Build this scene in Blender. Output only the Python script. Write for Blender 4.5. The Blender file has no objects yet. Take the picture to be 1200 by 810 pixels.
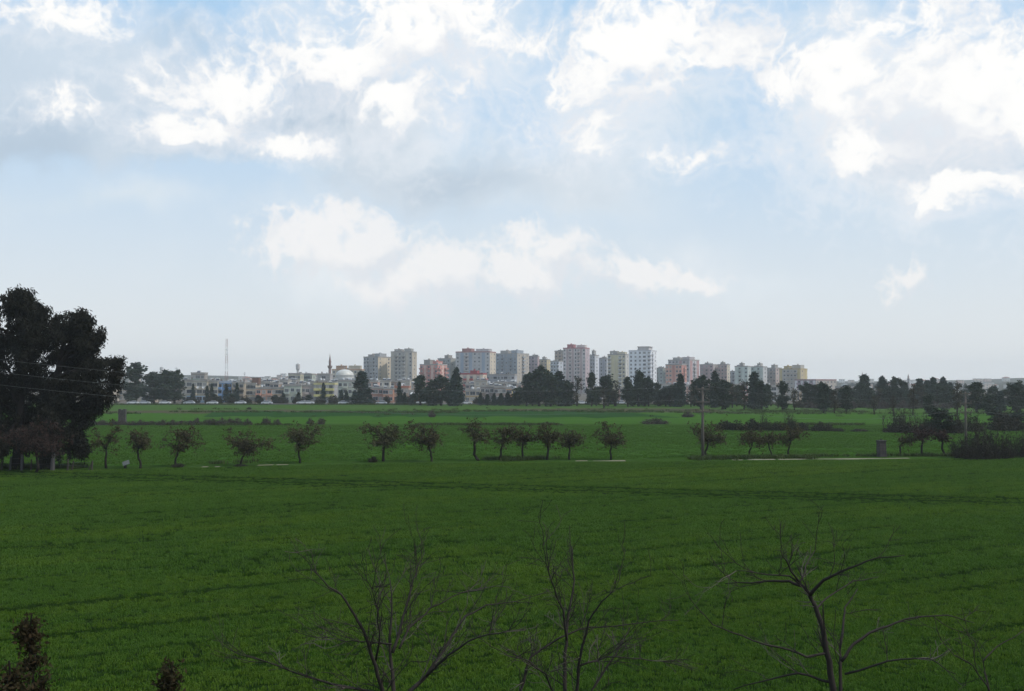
import bpy, math, random
import numpy as np
from mathutils import Vector, Matrix

SC = bpy.context.scene
COL = SC.collection
R = math.radians
F = 1287.0            # focal length in photo pixels (photo 1200 x 810)
EYE = 8.0             # eye height over the field (train on an embankment)
PITCH = R(2.0)
rng = np.random.default_rng(7)
random.seed(7)

# ------------------------------------------------------------------ projection helpers
def ray(px, py):
    x = (px - 600) / F; y = (405 - py) / F
    c, s = math.cos(PITCH), math.sin(PITCH)
    return Vector((x, c - y * s, s + y * c))
def at(px, py, D):
    r = ray(px, py); t = D / r.y
    return Vector((r.x * t, D, EYE + r.z * t))
def ground(px, py, z=0.0):
    r = ray(px, py); t = (z - EYE) / r.z
    return Vector((r.x * t, r.y * t, z))
def dist(py):
    return ground(600, py).y
def mpp(D):           # metres per photo pixel at distance D
    return D / F

# ------------------------------------------------------------------ object helpers
def setp(o, label=None, cat=None, group=None, kind=None):
    if label: o['label'] = label
    if cat: o['category'] = cat
    if group: o['group'] = group
    if kind: o['kind'] = kind
    return o
def empty(name, loc, rz=0.0, label=None, cat=None, group=None):
    o = bpy.data.objects.new(name, None)
    o.empty_display_size = 0.5
    o.location = loc; o.rotation_euler = (0, 0, rz)
    COL.objects.link(o)
    return setp(o, label, cat, group)
def link(name, me, parent=None, loc=None, rz=0.0, scale=None):
    o = bpy.data.objects.new(name, me)
    COL.objects.link(o)
    if parent: o.parent = parent
    if loc is not None: o.location = loc
    if rz: o.rotation_euler = (0, 0, rz)
    if scale is not None: o.scale = scale
    return o
def copy_tree(o, parent=None):
    c = o.copy(); COL.objects.link(c)
    if parent: c.parent = parent
    for ch in list(o.children): copy_tree(ch, c)
    return c

class MB:
    """collects boxes, tubes and polygons into ONE mesh"""
    def __init__(s): s.v = []; s.f = []; s.m = []
    def quad(s, pts, mi=0):
        n = len(s.v); s.v += [tuple(p) for p in pts]; s.f.append(tuple(range(n, n + len(pts)))); s.m.append(mi)
    def box(s, x0, x1, y0, y1, z0, z1, mi=0):
        n = len(s.v)
        s.v += [(x0,y0,z0),(x1,y0,z0),(x1,y1,z0),(x0,y1,z0),(x0,y0,z1),(x1,y0,z1),(x1,y1,z1),(x0,y1,z1)]
        s.f += [(n,n+3,n+2,n+1),(n+4,n+5,n+6,n+7),(n,n+1,n+5,n+4),(n+1,n+2,n+6,n+5),(n+2,n+3,n+7,n+6),(n+3,n,n+4,n+7)]
        s.m += [mi] * 6
    def tube(s, pts, rad, k=6, mi=0):
        P = [Vector(p) for p in pts]; n0 = len(s.v)
        if not hasattr(rad, '__len__'): rad = [rad] * len(P)
        for i, p in enumerate(P):
            d = (P[min(i+1, len(P)-1)] - P[max(i-1, 0)])
            d = d.normalized() if d.length > 1e-9 else Vector((0,0,1))
            a = d.cross(Vector((0.31, 0.87, 0.38)) if abs(d.z) > 0.9 else Vector((0,0,1))).normalized(); b = d.cross(a)
            for j in range(k):
                t = 2 * math.pi * j / k
                s.v.append(tuple(p + (a * math.cos(t) + b * math.sin(t)) * rad[i]))
        for i in range(len(P) - 1):
            for j in range(k):
                a_ = n0 + i*k + j; b_ = n0 + i*k + (j+1) % k
                s.f.append((a_, b_, b_ + k, a_ + k)); s.m.append(mi)
        s.f.append(tuple(n0 + j for j in range(k))[::-1]); s.m.append(mi)
        e = n0 + (len(P)-1)*k
        s.f.append(tuple(e + j for j in range(k))); s.m.append(mi)
    def lathe(s, prof, cx=0, cy=0, k=16, mi=0):
        n0 = len(s.v)
        for r, z in prof:
            for j in range(k):
                t = 2*math.pi*j/k
                s.v.append((cx + r*math.cos(t), cy + r*math.sin(t), z))
        for i in range(len(prof)-1):
            for j in range(k):
                a = n0+i*k+j; b = n0+i*k+(j+1)%k
                s.f.append((a,b,b+k,a+k)); s.m.append(mi)
    def mesh(s, name, mats, smooth=False):
        me = bpy.data.meshes.new(name)
        me.from_pydata(s.v, [], s.f)
        for m in (mats if isinstance(mats, (list, tuple)) else [mats]): me.materials.append(m)
        me.polygons.foreach_set('material_index', s.m)
        if smooth: me.polygons.foreach_set('use_smooth', [True]*len(s.f))
        me.update(); return me

# ------------------------------------------------------------------ materials
def newmat(name):
    m = bpy.data.materials.new(name); m.use_nodes = True
    nt = m.node_tree; b = nt.nodes['Principled BSDF']
    return m, nt, b
def N(nt, typ, **kw):
    n = nt.nodes.new(typ)
    for k, v in kw.items(): setattr(n, k, v)
    return n
_mc = {}
def wall(rgb, var=0.12, rough=0.85, scale=0.35):
    key = ('w', tuple(round(c, 3) for c in rgb), var)
    if key in _mc: return _mc[key]
    m, nt, b = newmat('plaster')
    tc = N(nt, 'ShaderNodeNewGeometry')
    mp = N(nt, 'ShaderNodeMapping'); mp.inputs['Scale'].default_value = (scale, scale, scale*0.35)
    nz = N(nt, 'ShaderNodeTexNoise'); nz.inputs['Scale'].default_value = 1.0; nz.inputs['Detail'].default_value = 5
    cr = N(nt, 'ShaderNodeValToRGB')
    cr.color_ramp.elements[0].position = 0.3; cr.color_ramp.elements[1].position = 0.7
    cr.color_ramp.elements[0].color = tuple(c*(1-var*1.6) for c in rgb) + (1,)
    cr.color_ramp.elements[1].color = tuple(min(.85, c*(1+var*0.6)) for c in rgb) + (1,)
    nt.links.new(tc.outputs['Position'], mp.inputs['Vector']); nt.links.new(mp.outputs[0], nz.inputs['Vector'])
    nt.links.new(nz.outputs[0], cr.inputs[0]); nt.links.new(cr.outputs[0], b.inputs['Base Color'])
    b.inputs['Roughness'].default_value = rough
    b.inputs['Specular IOR Level'].default_value = 0.25
    _mc[key] = m; return m
def flat(name, rgb, rough=0.7, spec=0.3, metal=0.0):
    key = ('f', name, tuple(rgb))
    if key in _mc: return _mc[key]
    m, nt, b = newmat(name)
    nz = N(nt, 'ShaderNodeTexNoise'); nz.inputs['Scale'].default_value = 3.0; nz.inputs['Detail'].default_value = 3
    cr = N(nt, 'ShaderNodeValToRGB')
    cr.color_ramp.elements[0].position = .3; cr.color_ramp.elements[1].position = .7
    cr.color_ramp.elements[0].color = tuple(c*0.88 for c in rgb)+(1,); cr.color_ramp.elements[1].color = tuple(min(.88, c*1.06) for c in rgb)+(1,)
    nt.links.new(nz.outputs[0], cr.inputs[0]); nt.links.new(cr.outputs[0], b.inputs['Base Color'])
    b.inputs['Roughness'].default_value = rough; b.inputs['Specular IOR Level'].default_value = spec; b.inputs['Metallic'].default_value = metal
    _mc[key] = m; return m
def leafmat(name, c0, c1, transl=0.25, rough=0.6):
    m, nt, b = newmat(name)
    at_ = N(nt, 'ShaderNodeAttribute', attribute_name='tint')
    geo = N(nt, 'ShaderNodeNewGeometry')
    nz = N(nt, 'ShaderNodeTexNoise'); nz.inputs['Scale'].default_value = 0.45; nz.inputs['Detail'].default_value = 2
    nt.links.new(geo.outputs['Position'], nz.inputs['Vector'])
    ad = N(nt, 'ShaderNodeMath', operation='MULTIPLY_ADD'); ad.inputs[1].default_value = 0.6
    nt.links.new(at_.outputs['Fac'], ad.inputs[0])
    ml = N(nt, 'ShaderNodeMath', operation='MULTIPLY_ADD'); ml.inputs[1].default_value = 0.9; ml.inputs[2].default_value = -0.25
    nt.links.new(nz.outputs[0], ml.inputs[0]); nt.links.new(ml.outputs[0], ad.inputs[2])
    cr = N(nt, 'ShaderNodeValToRGB')
    cr.color_ramp.elements[0].color = tuple(c0)+(1,); cr.color_ramp.elements[1].color = tuple(c1)+(1,)
    nt.links.new(ad.outputs[0], cr.inputs[0]); nt.links.new(cr.outputs[0], b.inputs['Base Color'])
    b.inputs['Roughness'].default_value = rough; b.inputs['Specular IOR Level'].default_value = 0.03
    tr = N(nt, 'ShaderNodeBsdfTranslucent'); nt.links.new(cr.outputs[0], tr.inputs['Color'])
    mx = N(nt, 'ShaderNodeMixShader'); mx.inputs[0].default_value = transl
    nt.links.new(b.outputs[0], mx.inputs[1]); nt.links.new(tr.outputs[0], mx.inputs[2])
    nt.links.new(mx.outputs[0], nt.nodes['Material Output'].inputs['Surface'])
    return m
def groundmat(name, cols, scale=(0.05, 0.05, 1), fine=2.0, bump=0.6, rot=0.0, fine_amt=0.5):
    """cols: list of (pos, rgb); large stretched patches plus fine grain"""
    m, nt, b = newmat(name)
    geo = N(nt, 'ShaderNodeNewGeometry')
    mp = N(nt, 'ShaderNodeMapping'); mp.inputs['Scale'].default_value = scale; mp.inputs['Rotation'].default_value = (0,0,rot)
    nt.links.new(geo.outputs['Position'], mp.inputs['Vector'])
    n1 = N(nt, 'ShaderNodeTexNoise'); n1.inputs['Scale'].default_value = 1; n1.inputs['Detail'].default_value = 6; n1.inputs['Roughness'].default_value = .6
    nt.links.new(mp.outputs[0], n1.inputs['Vector'])
    n2 = N(nt, 'ShaderNodeTexNoise'); n2.inputs['Scale'].default_value = fine; n2.inputs['Detail'].default_value = 6; n2.inputs['Roughness'].default_value = .7
    nt.links.new(geo.outputs['Position'], n2.inputs['Vector'])
    mx = N(nt, 'ShaderNodeMix', data_type='FLOAT'); mx.inputs[0].default_value = fine_amt
    nt.links.new(n1.outputs[0], mx.inputs[2]); nt.links.new(n2.outputs[0], mx.inputs[3])
    cr = N(nt, 'ShaderNodeValToRGB'); e = cr.color_ramp.elements
    while len(e) < len(cols): e.new(0.5)
    for i, (p, c) in enumerate(cols): e[i].position = p; e[i].color = tuple(c)+(1,)
    nt.links.new(mx.outputs[0], cr.inputs[0]); nt.links.new(cr.outputs[0], b.inputs['Base Color'])
    bp = N(nt, 'ShaderNodeBump'); bp.inputs['Strength'].default_value = bump; bp.inputs['Distance'].default_value = 0.3
    nt.links.new(n2.outputs[0], bp.inputs['Height']); nt.links.new(bp.outputs[0], b.inputs['Normal'])
    b.inputs['Roughness'].default_value = 1.0; b.inputs['Specular IOR Level'].default_value = 0.0
    return m

M_bark = flat('bark', (0.026, 0.021, 0.018), .9, .1)
M_euc_bark = flat('eucalyptus_bark', (0.024, 0.020, 0.018), .9, .1)
M_twig = flat('twig_bark', (0.042, 0.035, 0.031), .9, .05)
M_twig_pale = flat('pale_twig_bark', (0.105, 0.09, 0.075), .9, .05)
M_glass = flat('window_glass', (0.06, 0.066, 0.078), .15, .5)
M_frame = flat('window_frame', (0.5, 0.5, 0.5), .6)
M_conc = wall((0.33, 0.31, 0.29), .15)
M_stone = wall((0.065, 0.055, 0.053), .35, scale=3.0)
M_white = flat('white_paint', (0.75, 0.75, 0.74), .5)
M_metal = flat('galvanised_steel', (0.35, 0.36, 0.38), .5, .5, .6)
M_redpaint = flat('red_paint', (0.30, 0.16, 0.15), .6)
M_dark = flat('dark_metal', (0.05, 0.05, 0.055), .6)
M_tile = flat('red_tile', (0.28, 0.13, 0.095), .85)
M_panel = flat('solar_panel', (0.02, 0.025, 0.05), .2, .6)
M_wood = flat('weathered_wood', (0.06, 0.05, 0.042), .9)
M_tyre = flat('rubber', (0.02, 0.02, 0.02), .8)

# ------------------------------------------------------------------ camera, light, sky
cam = bpy.data.cameras.new('camera'); camo = bpy.data.objects.new('camera', cam); COL.objects.link(camo)
camo.location = (0, 0, EYE); camo.rotation_euler = (R(90) + PITCH, 0, 0)
cam.sensor_width = 36; cam.lens = 36 * F / 1200; cam.clip_end = 20000; cam.clip_start = 0.1
SC.camera = camo
SUN_AZ, SUN_EL = R(106), R(49)       # azimuth from the view direction (+Y) towards the right
sd = Vector((math.sin(SUN_AZ)*math.cos(SUN_EL), math.cos(SUN_AZ)*math.cos(SUN_EL), math.sin(SUN_EL)))
sl = bpy.data.lights.new('sun', 'SUN'); sl.energy = 2.6; sl.angle = R(2.5); sl.color = (1.0, 0.95, 0.87)
so = bpy.data.objects.new('sun', sl); COL.objects.link(so); so.rotation_euler = sd.to_track_quat('Z', 'Y').to_euler(); so.location = (60, 0, 80)

W = bpy.data.worlds.new('World'); SC.world = W; W.use_nodes = True
wt = W.node_tree; wt.nodes.clear()
out = N(wt, 'ShaderNodeOutputWorld'); bg = N(wt, 'ShaderNodeBackground')
wt.links.new(bg.outputs[0], out.inputs[0])
STR = 0.10
bg.inputs['Strength'].default_value = STR
sky = N(wt, 'ShaderNodeTexSky', sky_type='NISHITA'); sky.sun_disc = False
sky.sun_elevation = SUN_EL; sky.sun_rotation = SUN_AZ
sky.air_density = 1.0; sky.dust_density = 2.0; sky.ozone_density = 1.0; sky.altitude = 20
def L(a, b): wt.links.new(a, b)
def mth(op, a, b=None, c=None, clamp=False):
    n = N(wt, 'ShaderNodeMath', operation=op); n.use_clamp = clamp
    for i, q in enumerate((a, b, c)):
        if q is None: continue
        if isinstance(q, (int, float)): n.inputs[i].default_value = q
        else: L(q, n.inputs[i])
    return n.outputs[0]
def vm(op, a, b=None, c=None):
    n = N(wt, 'ShaderNodeVectorMath', operation=op)
    for i, q in enumerate((a, b, c)):
        if q is None: continue
        if isinstance(q, tuple): n.inputs[i].default_value = q
        else: L(q, n.inputs[i])
    return n.outputs['Value'] if op == 'LENGTH' else n.outputs[0]
def smooth(x, a, b):
    n = N(wt, 'ShaderNodeMapRange', interpolation_type='SMOOTHSTEP')
    L(x, n.inputs[0]); n.inputs[1].default_value = a; n.inputs[2].default_value = b
    return n.outputs[0]
def mixc(f, a, b):
    n = N(wt, 'ShaderNodeMix', data_type='RGBA')
    if isinstance(f, (int, float)): n.inputs[0].default_value = f
    else: L(f, n.inputs[0])
    for q, i in ((a, 6), (b, 7)):
        if isinstance(q, tuple): n.inputs[i].default_value = tuple(q) + (1,)
        else: L(q, n.inputs[i])
    return n.outputs[2]
def noise(vec, scale, detail, rough=.5):
    n = N(wt, 'ShaderNodeTexNoise'); n.inputs['Scale'].default_value = scale; n.inputs['Detail'].default_value = detail; n.inputs['Roughness'].default_value = rough
    L(vec, n.inputs['Vector']); return n
tc = N(wt, 'ShaderNodeTexCoord'); D_ = tc.outputs['Generated']
sx = N(wt, 'ShaderNodeSeparateXYZ'); L(D_, sx.inputs[0])
az = mth('ARCTAN2', sx.outputs[0], sx.outputs[1]); el = mth('ARCSINE', sx.outputs[2])
cb = N(wt, 'ShaderNodeCombineXYZ'); L(az, cb.inputs[0]); L(el, cb.inputs[1]); P = cb.outputs[0]
def field(vec, blobs, sm=.25):
    """largest of many soft ellipses in azimuth / elevation (given where they stand in the sky of the photograph)"""
    o = None
    for (px, py, rx, ry, w) in blobs:
        r_ = ray(px, py).normalized(); a = math.atan2(r_.x, r_.y); e = math.asin(r_.z)
        ix, iy = F / rx, F / ry
        q = vm('MULTIPLY_ADD', vec, (ix, iy, 0), (-a*ix, -e*iy, 0))
        l_ = vm('LENGTH', q)
        s_ = mth('MULTIPLY_ADD', l_, -w, w)
        o = s_ if o is None else mth('SMOOTH_MAX', o, s_, sm)
    return o
w1 = noise(D_, 9, 5, .55); w2 = noise(D_, 34, 6, .6)
d1 = vm('MULTIPLY_ADD', w1.outputs['Color'], (0.13, 0.10, 0), (-0.065, -0.05, 0))
d2 = vm('MULTIPLY_ADD', w2.outputs['Color'], (0.030, 0.024, 0), (-0.015, -0.012, 0))
PW = vm('ADD', vm('ADD', P, d1), d2)
PV = vm('ADD', P, d1)
cum = [  # bright cumulus (photo position, radii, weight)
 (480, 50, 105, 88, 1.0), (400, 95, 95, 52, 1.0), (262, 103, 90, 34, .95), (530, 20, 75, 70, 1.), (470, 125, 60, 40, .8), (330, 68, 60, 24, .6),
 (222, 150, 62, 26, 1.0), (325, 170, 62, 18, .8), (380, 185, 40, 12, .7), (95, 132, 40, 16, .75), (60, 8, 60, 22, .6),
 (770, 45, 100, 62, 1.0), (695, 85, 68, 42, .9), (855, 48, 62, 42, .95), (770, 95, 90, 30, .8), (690, 140, 70, 32, .6), (810, 172, 34, 14, .7), (632, 38, 34, 12, .6),
 (995, 95, 80, 58, .9), (1115, 110, 105, 82, 1.0), (1030, 168, 80, 44, .66), (990, 150, 40, 40, .6), (1090, 165, 100, 46, .75), (1125, 218, 75, 28, .9), (935, 95, 34, 26, .8), (1050, 15, 70, 24, .6), (1190, 120, 80, 80, .8),
]
low = [
 (430, 283, 75, 30, 1.), (355, 292, 60, 34, .85), (505, 322, 110, 36, 1.), (600, 328, 100, 26, .9), (655, 303, 60, 30, 1.), (740, 325, 95, 24, .95), (700, 318, 60, 22, .8), (828, 327, 40, 14, .85), (1052, 325, 42, 20, .8), (330, 262, 40, 14, .6),
]
veil = [
 (450, 170, 260, 80, .9), (620, 215, 220, 70, .8), (760, 130, 170, 100, .8), (1080, 130, 240, 150, 1.), (480, 50, 260, 120, 1.), (980, 20, 160, 60, .8),
 (540, 325, 420, 75, .75), (900, 330, 300, 50, .5), (150, 240, 300, 30, .6),
]
w3 = noise(D_, 70, 7, .62)
bank = [(60, 80, 330, 105, 1.), (330, 140, 230, 60, .9), (120, 165, 380, 38, 1.), (560, 215, 200, 50, .6), (1130, 180, 130, 60, .8)]
fine = mth('ADD', mth('MULTIPLY_ADD', w3.outputs[0], .55, w2.outputs[0]), -0.775)
big = mth('ADD', w1.outputs[0], -0.5)
# clouds outside the photo's part of the sky (behind and overhead) so the daylight is that of a half clouded sky
gen = noise(D_, 2.6, 6, .55).outputs[0]
genm = mth('MULTIPLY', smooth(gen, .48, .66), smooth(el, .40, .62))
back = mth('MULTIPLY', smooth(gen, .48, .66), smooth(mth('ABSOLUTE', az), .62, .85))
genm = mth('MAXIMUM', genm, back)
bil = mth('MULTIPLY_ADD', mth('ABSOLUTE', mth('ADD', noise(PV, 42, 3, .5).outputs[0], -.5)), -3.4, .36)
midn = mth('ADD', noise(PV, 15, 4, .55).outputs[0], -.5)
fc = mth('ADD', mth('ADD', field(PW, cum), mth('MULTIPLY', fine, 1.7)), mth('MULTIPLY_ADD', midn, 1.3, bil))
fl = mth('ADD', mth('ADD', field(PW, low), mth('MULTIPLY', fine, 1.6)), mth('MULTIPLY_ADD', midn, .8, mth('MULTIPLY', bil, .7)))
fv = mth('ADD', field(PV, veil), mth('MULTIPLY', big, 1.8))
up = field(vm('ADD', PW, (0.012, 0.034, 0)), cum)
shade = smooth(mth('ADD', mth('SUBTRACT', field(PW, cum), up), mth('MULTIPLY', midn, 1.2)), -.40, .16)
fa = mth('ADD', fc, mth('MULTIPLY_ADD', shade, .34, -.34))      # undersides dissolve into the veil
cmask = mth('MAXIMUM', smooth(fa, -.08, 0.72), genm)
lmask = smooth(fl, -0.1, 0.7)
vmask = smooth(fv, -0.05, 0.95)
nz2 = noise(PV, 6, 4, .5).outputs[0]
k = 1.0 / STR
elf = smooth(el, -0.02, 0.34)
skyc = mixc(0.88, sky.outputs[0], mixc(elf, (0.86*k, 0.89*k, 0.905*k), (0.45*k, 0.69*k, 0.95*k)))
veilc = mixc(smooth(nz2, .35, .65), (0.68*k, 0.78*k, 0.86*k), (0.86*k, 0.90*k, 0.93*k))
c1 = mixc(mth('MULTIPLY', vmask, .85), skyc, veilc)
fb = mth('ADD', field(PV, bank, .4), mth('MULTIPLY', big, 1.3))
bankc = mixc(smooth(nz2, .3, .7), (0.47*k, 0.57*k, 0.68*k), (0.68*k, 0.755*k, 0.83*k))
c1 = mixc(mth('MULTIPLY', smooth(fb, -.05, .65), .8), c1, bankc)
core = smooth(mth('ADD', mth('MULTIPLY', fc, .7), mth('MULTIPLY_ADD', noise(PW, 11, 6, .6).outputs[0], 3.2, -1.6)), -0.25, 0.75)
cumc = mixc(mth('MULTIPLY', mth('MULTIPLY_ADD', core, .6, .4), mth('MULTIPLY_ADD', shade, .75, .25)), (0.75*k, 0.79*k, 0.86*k), (1.03*k, 1.025*k, 1.01*k))
lowc = mixc(smooth(mth('ADD', mth('SUBTRACT', field(PW, low), field(vm('ADD', PW, (-0.010, 0.016, 0)), low)), mth('MULTIPLY', midn, .9)), -.4, .3), (0.80*k, 0.82*k, 0.86*k), (1.0*k, 0.97*k, 0.95*k))
c2 = mixc(mth('MULTIPLY', lmask, .7), c1, lowc)
halo = mth('MULTIPLY', smooth(fc, -0.85, 0.5), .5)
c2 = mixc(halo, c2, (0.87*k, 0.90*k, 0.95*k))
c3 = mixc(cmask, c2, cumc)
L(c3, bg.inputs['Color'])

SC.view_settings.view_transform = 'Standard'; SC.view_settings.look = 'None'
SC.view_settings.gamma = 1; SC.view_settings.exposure = 0.0; SC.view_settings.use_curve_mapping = False
SC.cycles.max_bounces = 6; SC.cycles.diffuse_bounces = 2; SC.cycles.glossy_bounces = 2; SC.cycles.transmission_bounces = 3
SC.cycles.volume_bounces = 1; SC.cycles.transparent_max_bounces = 6; SC.cycles.use_denoising = True
SC.cycles.use_adaptive_sampling = True; SC.cycles.adaptive_threshold = 0.02
SC.cycles.caustics_reflective = False; SC.cycles.caustics_refractive = False
try: SC.cycles.denoising_prefilter = 'ACCURATE'
except Exception: pass

# ------------------------------------------------------------------ numpy value noise
def vnoise(x, y, seed=0):
    xi = np.floor(x).astype(np.int64); yi = np.floor(y).astype(np.int64); fx = x - xi; fy = y - yi
    fx = fx*fx*(3-2*fx); fy = fy*fy*(3-2*fy)
    def h(a, b):
        n = (a*374761393 + b*668265263 + seed*974634777) & 0xffffffff
        n = ((n ^ (n >> 13)) * 1274126177) & 0xffffffff
        return ((n ^ (n >> 16)) & 0xffff) / 65535.0
    return (h(xi,yi)*(1-fx)+h(xi+1,yi)*fx)*(1-fy) + (h(xi,yi+1)*(1-fx)+h(xi+1,yi+1)*fx)*fy

# ------------------------------------------------------------------ terrain
def grid_mesh(name, xs, ys, zf, mat):
    X, Y = np.meshgrid(xs, ys); Z = zf(X, Y)
    v = np.stack([X, Y, Z], -1).reshape(-1, 3); nx = len(xs)
    f = [(j*nx+i, j*nx+i+1, (j+1)*nx+i+1, (j+1)*nx+i) for j in range(len(ys)-1) for i in range(nx-1)]
    me = bpy.data.meshes.new(name); me.from_pydata(v.tolist(), [], f); me.materials.append(mat)
    me.polygons.foreach_set('use_smooth', [True]*len(f)); me.update(); return me
GREEN_D = (0.016, 0.040, 0.007); GREEN = (0.026, 0.080, 0.010); GREEN_L = (0.038, 0.098, 0.014)
M_soil = groundmat('crop_soil', [(.35, (0.010, 0.018, 0.005)), (.55, (0.012, 0.030, 0.004)), (.7, (0.018, 0.036, 0.006))], (0.25,0.25,1), 3.0, .6)
M_mid = groundmat('wheat_field', [(.34, (0.032,0.080,0.012)), (.5, (0.042,0.098,0.015)), (.66, (0.054,0.114,0.020))], (0.02,0.10,1), 1.6, .8)
def emb(X, Y):
    t = np.clip((12.5 - Y) / 9.5, 0, 1)
    return 5.2 * t*t*(3-2*t)
ys = np.concatenate([np.linspace(-40, 2, 4), np.linspace(3, 13, 12), np.linspace(15, 120, 10), np.linspace(160, 3400, 14)])
xs = np.concatenate([np.linspace(-3400, -200, 8), np.linspace(-120, 120, 13), np.linspace(200, 3400, 8)])
setp(link('field', grid_mesh('field', xs, ys, emb, M_soil)), kind='structure')
def strip(name, pts_near, pts_far, z, mat, n=80, wob=0.4, seed=1):
    """flat ground sheet between two polylines (lists of (x, y))"""
    def samp(pl):
        x = np.linspace(pl[0][0], pl[-1][0], n)
        return x, np.interp(x, [p[0] for p in pl], [p[1] for p in pl])
    xa, ya = samp(pts_near); xb, yb = samp(pts_far)
    ya = ya + (vnoise(xa*.25, xa*0+3.3, seed)-.5)*2*wob; yb = yb + (vnoise(xb*.25, xb*0+9.1, seed)-.5)*2*wob
    v = [(xa[i], ya[i], z) for i in range(n)] + [(xb[i], yb[i], z) for i in range(n)]
    f = [(i, i+1, n+i+1, n+i) for i in range(n-1)]
    me = bpy.data.meshes.new(name); me.from_pydata(v, [], f); me.materials.append(mat); me.update()
    return setp(link(name, me), kind='structure')
# the row of almond trees: photo (0,551) -> (1200,535)
def rowy(x): # y of the tree row at world x
    return np.interp(x, [-70, -38, -12, 12, 50, 80], [101, 104.5, 113, 115, 120, 121])
RX = [-130, -38, -12, 12, 50, 140]
RL = [(x, float(rowy(x))) for x in RX]
M_bund = groundmat('weedy_strip', [(.36, (0.028,0.055,0.011)), (.55, (0.038,0.080,0.013)), (.7, (0.06,0.085,0.028))], (0.3,0.6,1), 2.5, .8)
M_path = groundmat('pale_dirt', [(.35, (0.16,0.15,0.10)), (.6, (0.30,0.26,0.20)), (.75, (0.36,0.32,0.25))], (0.4,0.4,1), 3.0, .3)
M_dry = groundmat('dry_weeds', [(.35, (0.05,0.05,0.026)), (.5, (0.075,0.065,0.04)), (.68, (0.045,0.075,0.022))], (0.03,0.25,1), 1.2, .8)
M_dkg = groundmat('dark_crop', [(.35, (0.017,0.048,0.014)), (.55, (0.022,0.062,0.016)), (.7, (0.034,0.075,0.02))], (0.02,0.2,1), 1.2, .8)
M_far = groundmat('far_field', [(.34, (0.036,0.074,0.016)), (.5, (0.048,0.094,0.020)), (.66, (0.070,0.104,0.032))], (0.012,0.06,1), 1.2, .8)
M_town = groundmat('town_ground', [(.35, (0.10,0.09,0.075)), (.6, (0.15,0.13,0.11)), (.75, (0.07,0.08,0.045))], (0.05,0.05,1), 1.0, .4)
M_asph = groundmat('asphalt', [(.35, (0.045,0.045,0.047)), (.7, (0.065,0.063,0.06))], (0.2,0.2,1), 6.0, .2)
strip('tree_row_strip', [(x, y-2.2) for x, y in RL], [(x, y+3.0) for x, y in RL], 0.012, M_bund, wob=.8)
strip('field', [(-200, 105)]+[(x, y+3.0) for x, y in RL]+[(200, 124)], [(-330, 212), (330, 212)], 0.008, M_mid, wob=1.0, seed=3)
strip('ditch_bank', [(-330, 211), (330, 208)], [(-330, 222), (330, 219)], 0.016, M_bund, wob=1.2, seed=4)
strip('field', [(-330, 222), (330, 219)], [(-480, 300), (480, 300)], 0.012, M_mid, wob=1.0, seed=5)
strip('field', [(-480, 299), (480, 299)], [(-640, 424), (640, 424)], 0.020, M_far, wob=7.0, seed=6)
strip('fallow_strip', [(-120, 300), (-58, 296)], [(-125, 330), (-52, 338)], 0.026, M_dry, wob=9, seed=7)
strip('fallow_strip', [(-5, 318), (62, 312)], [(0, 352), (62, 356)], 0.026, M_dry, wob=9, seed=8)
strip('crop_strip', [(-75, 268), (40, 262)], [(-85, 318), (30, 322)], 0.030, M_dkg, wob=10, seed=9)
# pale dirt path along the tree row (in stretches, weeds grow over the rest)
M_path_y = lambda x: float(rowy(x)) - 0.6
for (a, b) in ((240, 247), (256, 262), (304, 322), (326, 340), (674, 688), (694, 732), (856, 868), (874, 906), (910, 1063)):
    D0 = float(rowy((a-600)/F*112)); D1 = float(rowy((b-600)/F*112))
    x0 = (a-600)/F*D0; x1 = (b-600)/F*D1
    strip('dirt_path', [(x0, D0-1.0), (x1, D1-1.0)], [(x0, D0-.1), (x1, D1-.1)], 0.020 + 0.004*(a % 3), M_path, n=30, wob=.45, seed=a)
# road along the town edge, with a kerb strip
strip('road', [(-640, 426), (640, 426)], [(-640, 434), (640, 434)], 0.034, M_asph, wob=0)
kb = MB(); kb.box(-640, 640, 434, 434.4, 0, .14); setp(link('kerb', kb.mesh('kerb', M_conc)), kind='structure')
strip('town_ground', [(-640, 434.4), (640, 434.4)], [(-1100, 1350), (1100, 1350)], 0.024, M_town, wob=0)
# hills far behind, closing the horizon
M_hill = groundmat('hill_scrub', [(.36, (0.03,0.04,0.028)), (.52, (0.055,0.055,0.04)), (.68, (0.11,0.10,0.078))], (0.008,0.008,1), .12, .5)
def hz(X, Y):
    u = np.clip((Y - 1150) / 1150, 0, 1); u = u*u*(3-2*u)
    crest = np.interp(X/np.maximum(Y, 1), [-.6, -.40, -.30, -.18, -.05, .1, .28, .42, .5, .7], [20, 24, 26, 25, 21, 14, 12, 15, 20, 20])
    n = (vnoise(X/260, Y/260, 11) - .5)*9 + (vnoise(X/90, Y/90, 12) - .5)*4
    return -1.0 + u * (crest + n) 
setp(link('hills', grid_mesh('hills', np.linspace(-2000, 2000, 90), np.linspace(1100, 2900, 40), hz, M_hill)), kind='structure')
def hill_z(x, y): return max(0.0, float(hz(np.array([float(x)]), np.array([float(y)]))[0]))

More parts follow.
